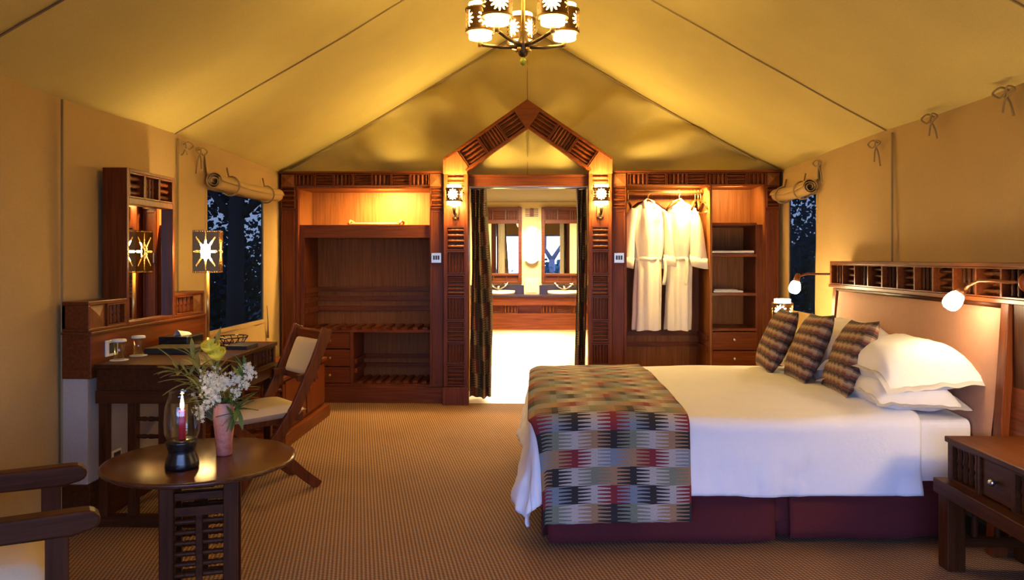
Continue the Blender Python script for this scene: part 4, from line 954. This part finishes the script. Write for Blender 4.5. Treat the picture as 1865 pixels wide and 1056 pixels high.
def hump(u, v):
    k = smoothst((u-1.35)/.4); return .012*k*math.sin(v*5)+.010*math.sin(u*4+v*2)
o = obj('duvet', drape(-.40, 1.86, -.335, BW+.33, .012, .055, 170, 170, .13, hump=hump), LINEN, smooth=True, solid=.014, base=(.9, 4.5, .6)); tag(o, 'white duvet spread over the bed and hanging down its sides', 'duvet')
o = obj('bed_throw', drape(-.005, .74, -.475, BW+.42, .034, .060, 60, 150, .07, hump=hump), PLAID, smooth=True, solid=.008, base=(.4, 4.5, .6)); tag(o, 'multicoloured woven block pattern throw across the foot of the bed', 'blanket')
def pillow(name, L, W_, T, mat, loc, rot, lab, cat, group=None, flange=.0, p=3.0, seed=0, dz=0):
    nx = 36
    mb = M()
    for sg in (1, -1):
        def fn(u, v):
            a, b_ = 2*u-1, 2*v-1
            pin = 1-.055*(a*a*(1-b_*b_)+b_*b_*(1-a*a))*1.6
            fa, fb2 = (min(1, abs(a)/.87), min(1, abs(b_)/.91)) if flange else (abs(a), abs(b_)); f = max(0, (1-fa**p))*max(0, (1-fb2**p)); th_ = T/2*f**.5
            wr_ = .010*nz3(a*3+seed, b_*3, sg*2)*f+.004*nz3(a*8, b_*8+seed, sg)*f
            x, y = a*L/2*(1-.07*(1-b_*b_)), b_*W_/2*(1-.07*(1-a*a))
            edge = .012*nz3(a*4+seed, b_*4, 9)*(1-f) if flange else 0
            droop = -dz*max(0, abs(b_)-.55)**2*4 if dz else 0
            return (x, y, sg*th_+wr_+edge+droop)
        mb.grid(fn, nx, nx, L, W_)
    o = obj(name, mb, mat, smooth=True, local=True); o.location = loc; o.rotation_euler = rot; ORG[o.name] = Vector(loc)
    return tag(o, lab, cat, group)
pillow('pillow', .46, .74, .17, LINEN2, (1.86, 4.10, .70), (0, R(3), R(2)), 'lower white pillow of the pair nearest the camera', 'pillow', 'white pillows', .04, 4, 1, .05)
pillow('pillow', .52, .80, .25, LINEN2, (1.905, 4.10, .835), (0, R(-5), R(3)), 'upper white pillow of the pair nearest the camera', 'pillow', 'white pillows', .04, 4, 5, .10)
pillow('pillow', .46, .74, .17, LINEN2, (1.90, 5.02, .715), (0, R(-6), R(2)), 'lower white pillow behind the patterned cushions at the far side', 'pillow', 'white pillows', .04, 4, 8, .05)
pillow('pillow', .50, .78, .20, LINEN2, (1.95, 5.02, .86), (0, R(-14), R(2)), 'upper white pillow behind the patterned cushions at the far side', 'pillow', 'white pillows', .04, 4, 11, .06)
for (x, y, z, rz, rx, lab, sd) in ((1.60, 5.12, .84, -6, 0, 'farthest patterned cushion leaning near the lamp', 3), (1.66, 4.70, .84, -6, 3, 'middle patterned cushion of the leaning three', 4), (1.735, 4.28, .835, -7, 4, 'nearest patterned cushion leaning on the white pillows', 6)):
    pillow('cushion', .44, .47, .15, CUSH, (x, y, z), Euler((0, 0, 0)), lab, 'cushion', 'patterned cushions', 0, 2.6, sd)
    o = bpy.context.scene.objects[-1] if False else [k for k in COL.objects if k.get('label') == lab][0]
    # local x = up the cushion, local y = across it
    up = Vector((.40, 0, .92)).normalized(); ac = Vector((0, 1, 0)); nn = up.cross(ac)
    m3 = Matrix((up, ac, nn)).transposed()
    o.rotation_euler = (Matrix.Rotation(R(rz), 3, 'Z') @ m3 @ Matrix.Rotation(R(rx), 3, 'Z')).to_euler()
for o in [k for k in COL.objects if k.name.startswith('cushion')]:
    uvl = o.data.uv_layers[0]
    for l in uvl.data: l.uv = (l.uv[1], l.uv[0])

# headboard
HY0, HY1 = 3.40, 5.70
t = thing('headboard', 'tall wooden headboard with tan suede panel and spindle niches along top', 'headboard', (2.25, 4.55, 0))
tilt = lambda mb: mb.xf(Matrix.Translation((0, 4.55, 1.3)) @ Matrix.Rotation(R(-.75), 4, 'X') @ Matrix.Translation((0, -4.55, -1.3)))
hz0, hz1 = 1.19, 1.335; hx0, hx1 = 2.17, 2.31
obj('top_shelf', M().box(hx0, hx1, HY0, HY1, hz1, hz1+.022).box(hx0-.01, hx1, HY0, HY1, hz0-.022, hz0).box(hx1-.02, hx1, HY0, HY1, hz0, hz1).box(hx0, hx1-.02, HY0, HY0+.03, hz0, hz1).box(hx0, hx1-.02, HY1-.03, HY1, hz0, hz1), WY, t, bev=.003)
NP = 11; W = (HY1-HY0-.06)/NP
for i in range(NP): spanel(t, (hx0+.003, HY1-.03-W*(i+.5), (hz0+hz1)/2), (0, -1, 0), (0, 0, 1), W, hz1-hz0-.002, 4 if i % 2 == 0 else 3, i % 2 == 0, WY, .075, .007, SPIND, fat=.55)
pl = [(2.215, hz0-.022), (2.31, hz0-.022), (2.31, .0), (2.13, .0), (2.13, .35)]
obj('back_board', M().prism([(2.225, hz0-.022), (2.31, hz0-.022), (2.31, .25), (2.165, .25)], lambda p, d_: (p[0], d_, p[1]), HY0+.05, HY1-.05), WY, t)
for ya, yb in ((3.60, 3.66), (HY1-.08, HY1-.02)):
    obj('side_stile', M().prism([(2.185, hz0-.022), (2.24, hz0-.022), (2.18, .0), (2.11, .0)], lambda p, d_: (p[0], d_, p[1]), ya, yb), WZ, t, bev=.003)
obj('side_wing', M().box(2.20, 2.31, HY0, HY0+.19, 0, hz0-.022), KZ, t, bev=.003)
m_ = M()
def pf2(sg): return lambda u, v: (2.205-.07*(1-v)-.02*sg*(max(0, 1-abs(2*u-1)**12)*max(0, 1-abs(2*v-1)**12))**.4, 3.66+(HY1-.08-3.66)*u, .50+(1.155-.50)*v)
obj('suede_panel', m_.grid(pf2(1), 30, 20).grid(pf2(-.5), 30, 20), SUEDE, t, smooth=True, label='tan suede upholstered panel')
obj('roll_edge', M().tube([(2.20, 3.62, 1.158), (2.20, HY1-.04, 1.158)], .016, 10), KY, t, smooth=True)
def reading_lamp(pts, bulb, dirn, lab, basey):
    t = thing('reading_lamp', lab, 'lamp', pts[0])
    obj('gooseneck', M().tube(pts, .008, 8), plain('copper_brown', (.20, .075, .03), .35, .6) if 'copper_brown' not in MATS else MATS['copper_brown'], t, smooth=True)
    b_ = Vector(bulb); d_ = Vector(dirn).normalized(); mt = Matrix.Translation(b_) @ d_.to_track_quat('Z', 'Y').to_matrix().to_4x4()
    obj('holder', M().lathe([(.010, -.105), (.018, -.095), (.022, -.06), (.024, -.045), (.018, -.04)], 16).xf(mt), MATS['copper_brown'], t, smooth=True)
    obj('shade', M().lathe([(.018, -.048), (.025, -.042), (.032, -.032), (.037, -.018), (.040, -.004), (.041, .010), (.039, .022), (.034, .034), (.026, .041), (.015, .046), (.001, .047)], 24).xf(mt), READB, t, smooth=True)
    obj('wall_rose', M().lathe([(.045, 0), (.045, .012), (.02, .02)], 20).xf(Matrix.Translation(pts[0]) @ Matrix.Rotation(R(90 if basey > 4 else 90), 4, 'X')), WZ, t, smooth=True)
p = [(2.22, 5.705, 1.275), (2.19, 5.74, 1.262), (2.10, 5.74, 1.262), (2.02, 5.73, 1.265), (1.965, 5.72, 1.25), (1.945, 5.715, 1.225)]
reading_lamp(p, (1.92, 5.71, 1.165), (-.25, -.05, -.95), 'lit globe reading lamp on the far end of the headboard', 5.7)
p = [(2.19, 3.47, 1.27), (2.13, 3.52, 1.27), (2.10, 3.58, 1.275), (2.085, 3.66, 1.272), (2.07, 3.71, 1.25), (2.06, 3.74, 1.225)]
reading_lamp(p, (2.02, 3.76, 1.172), (-.55, .12, -.75), 'lit tulip reading lamp arching over the near pillows', 3.4)

# nightstands and bedside lamps
def nightstand(y0, y1, lab):
    t = thing('nightstand', lab, 'nightstand', (2.06, (y0+y1)/2, 0))
    x0, x1 = 1.855, 2.29
    table_box(t, x0, x1, y0, y1, .58, .39, -1, nb=4)
    obj('rail', M().box(x0-.05, x1, y0-.03, y1+.03, .325, .389), KY, t, bev=.004)
    for x in (x0+.0, x1-.05):
        for y in (y0+.035, y1-.035): obj('leg', M().box(x-.04, x+.04, y-.04, y+.04, .0, .325), KZ, t, bev=.006)
    for y in (y0+.035, y1-.035): obj('stretcher', M().box(x0, x1-.05, y-.015, y+.015, .10, .14), KX, t, bev=.003)
    for y in (y0+.035, y1-.035):
        for k in range(3): put('spindle', SPIND, t, Vector((x0+.10+k*.10, y, .235))-ORG[t.name], (0, 0, 0), (.03, .03, .19))
nightstand(2.80, 3.50, 'dark wooden nightstand with steel knob in the lower right corner'); nightstand(5.72, 6.38, 'dark wooden nightstand on the far side of the bed')
def bedlamp(x, y, lab):
    t = thing('bedside_lamp', lab, 'lamp', (x, y, .58))
    obj('base', M().lathe([(.065, 0), (.065, .012), (.03, .03), (.014, .06), (.018, .12), (.012, .20), (.018, .30), (.018, .32)], 20, (x, y, .5805)), BRONZE, t, smooth=True)
    shade(t, (x, y, .965), GN, R(15))
bedlamp(1.955, 6.10, 'lit pierced sunburst lamp beyond the farthest cushion')
bedlamp(2.12, 3.02, 'lit pierced lamp on the near nightstand')

# ------------------------------------------------------------------ outside
struct('ground', M().box(-60, 60, -80, 40, -.5, -.45), EARTH)
struct('lawn', M().box(-12, -2.6, 2, 30, -.45, -.40), GRASSG)
def leafcloud(blobs, n_, size):
    mb = M()
    for (x, y, z, r, sz) in blobs:
        for _ in range(n_):
            d_ = Vector((random.gauss(0, 1), random.gauss(0, 1), random.gauss(0, 1)*sz)); d_ = d_*(r/2.0); p_ = Vector((x, y, z))+d_
            a_ = Vector((rnd(-1, 1), rnd(-1, 1), rnd(-1, 1))).normalized()*size; b_ = a_.orthogonal()*rnd(.4, .8)
            mb.add([p_-a_, p_+b_, p_+a_, p_-b_], [(0, 1, 2, 3)])
    return mb
def tree(x, y, lab, limbs, blobs, n_, size, r=.13):
    t = thing('tree', lab, 'tree', (x, y, -.45))
    mb = M()
    for l in limbs: mb.tube([(x+a, y+b_, c_) for a, b_, c_, _ in l], [q_ for *_, q_ in l], 8)
    obj('trunk', mb, BARK, t, smooth=True)
    o = obj('crown', leafcloud([(x+a, y+b_, c_, r_, s_) for a, b_, c_, r_, s_ in blobs], n_, size), LEAFD, t); o['kind'] = 'stuff'
tree(-4.55, 11.6, 'dark tree trunk outside the left window', [[(0, 0, -.45, .17), (0, 0, 1, .13), (.02, 0, 2.2, .12), (.2, 0, 4, .10)], [(0, 0, 1.9, .07), (-.9, .3, 3.0, .04)], [(.05, 0, 2.0, .07), (1.0, .2, 2.9, .04)]], [(-1.4, 1, 2.5, 1.3, .4), (1.5, 1, 2.6, 1.3, .4), (0, .5, 3.2, 2.0, .35), (2.8, 2, 2.0, 1.2, .5)], 1500, .05)
for i, (x, y, r_, h_, lab) in enumerate(((-6.5, 13.5, 1.6, 1.2, 'shrub left of the trunk outside the left window'), (-3.2, 15, 1.5, 1.2, 'shrub right of the trunk outside the left window'), (-7.5, 18, 2.5, 1.8, 'tall shrub farther off outside the left window'), (4.4, 12.0, 1.6, 1.6, 'shrub outside the narrow right window'), (5.5, 15.5, 2.4, 2.4, 'taller shrub farther off outside the right window'))):
    t = thing('shrub', lab, 'shrub', (x, y, -.45))
    obj('stem', M().tube([(x, y, -.45), (x+.1, y, .6)], [.06, .03], 6), BARK, t); o = obj('foliage', leafcloud([(x, y, .5, r_, .5), (x+.5, y+.3, h_*.8, r_*.9, .5), (x-.5, y, h_*.7, r_*.9, .5)], 1700, .06), LEAFD, t); o['kind'] = 'stuff'
struct('path', M().box(-9, -2.8, 15.9, 16.4, -.40, -.38), plain('pale_path', (.5, .5, .5), .9))
tree(.80, -14, 'forked acacia seen in the right bathroom mirror', [[(0, 0, -.45, .17), (.02, 0, .6, .14), (0, 0, 1.35, .13)], [(0, 0, 1.3, .11), (-.5, 0, 2.1, .075), (-.8, 0, 3.4, .05)], [(0, 0, 1.3, .11), (.45, 0, 2.0, .08), (.9, 0, 3.4, .05)], [(-.3, 0, 1.8, .06), (-.25, .1, 2.8, .04)], [(.5, 0, 2.2, .05), (.3, 0, 3.2, .035)]], [(-1, 0, 3.6, 1.6, .25), (1, 0, 3.6, 1.6, .25), (-3.2, .5, 3.0, 1.2, .25), (.3, 0, 2.6, .4, .4), (-.05, -.1, .7, .25, 1.2)], 260, .07)
for i in range(6):
    x = -26+i*10+rnd(-1, 1); y = -34+rnd(-3, 3)
    t = thing('bush', 'distant bush on the savanna reflected in the bathroom mirrors', 'bush', (x, y, -.45), 0, 'distant savanna bushes')
    obj('stem', M().tube([(x, y, -.45), (x, y, .8)], [.10, .05], 6), BARK, t); o = obj('foliage', leafcloud([(x, y, .5, 2.6, .35), (x+1.6, y, .4, 2.2, .3), (x-1.6, y, .3, 2.2, .3)], 420, .22), LEAFD, t); o['kind'] = 'stuff'
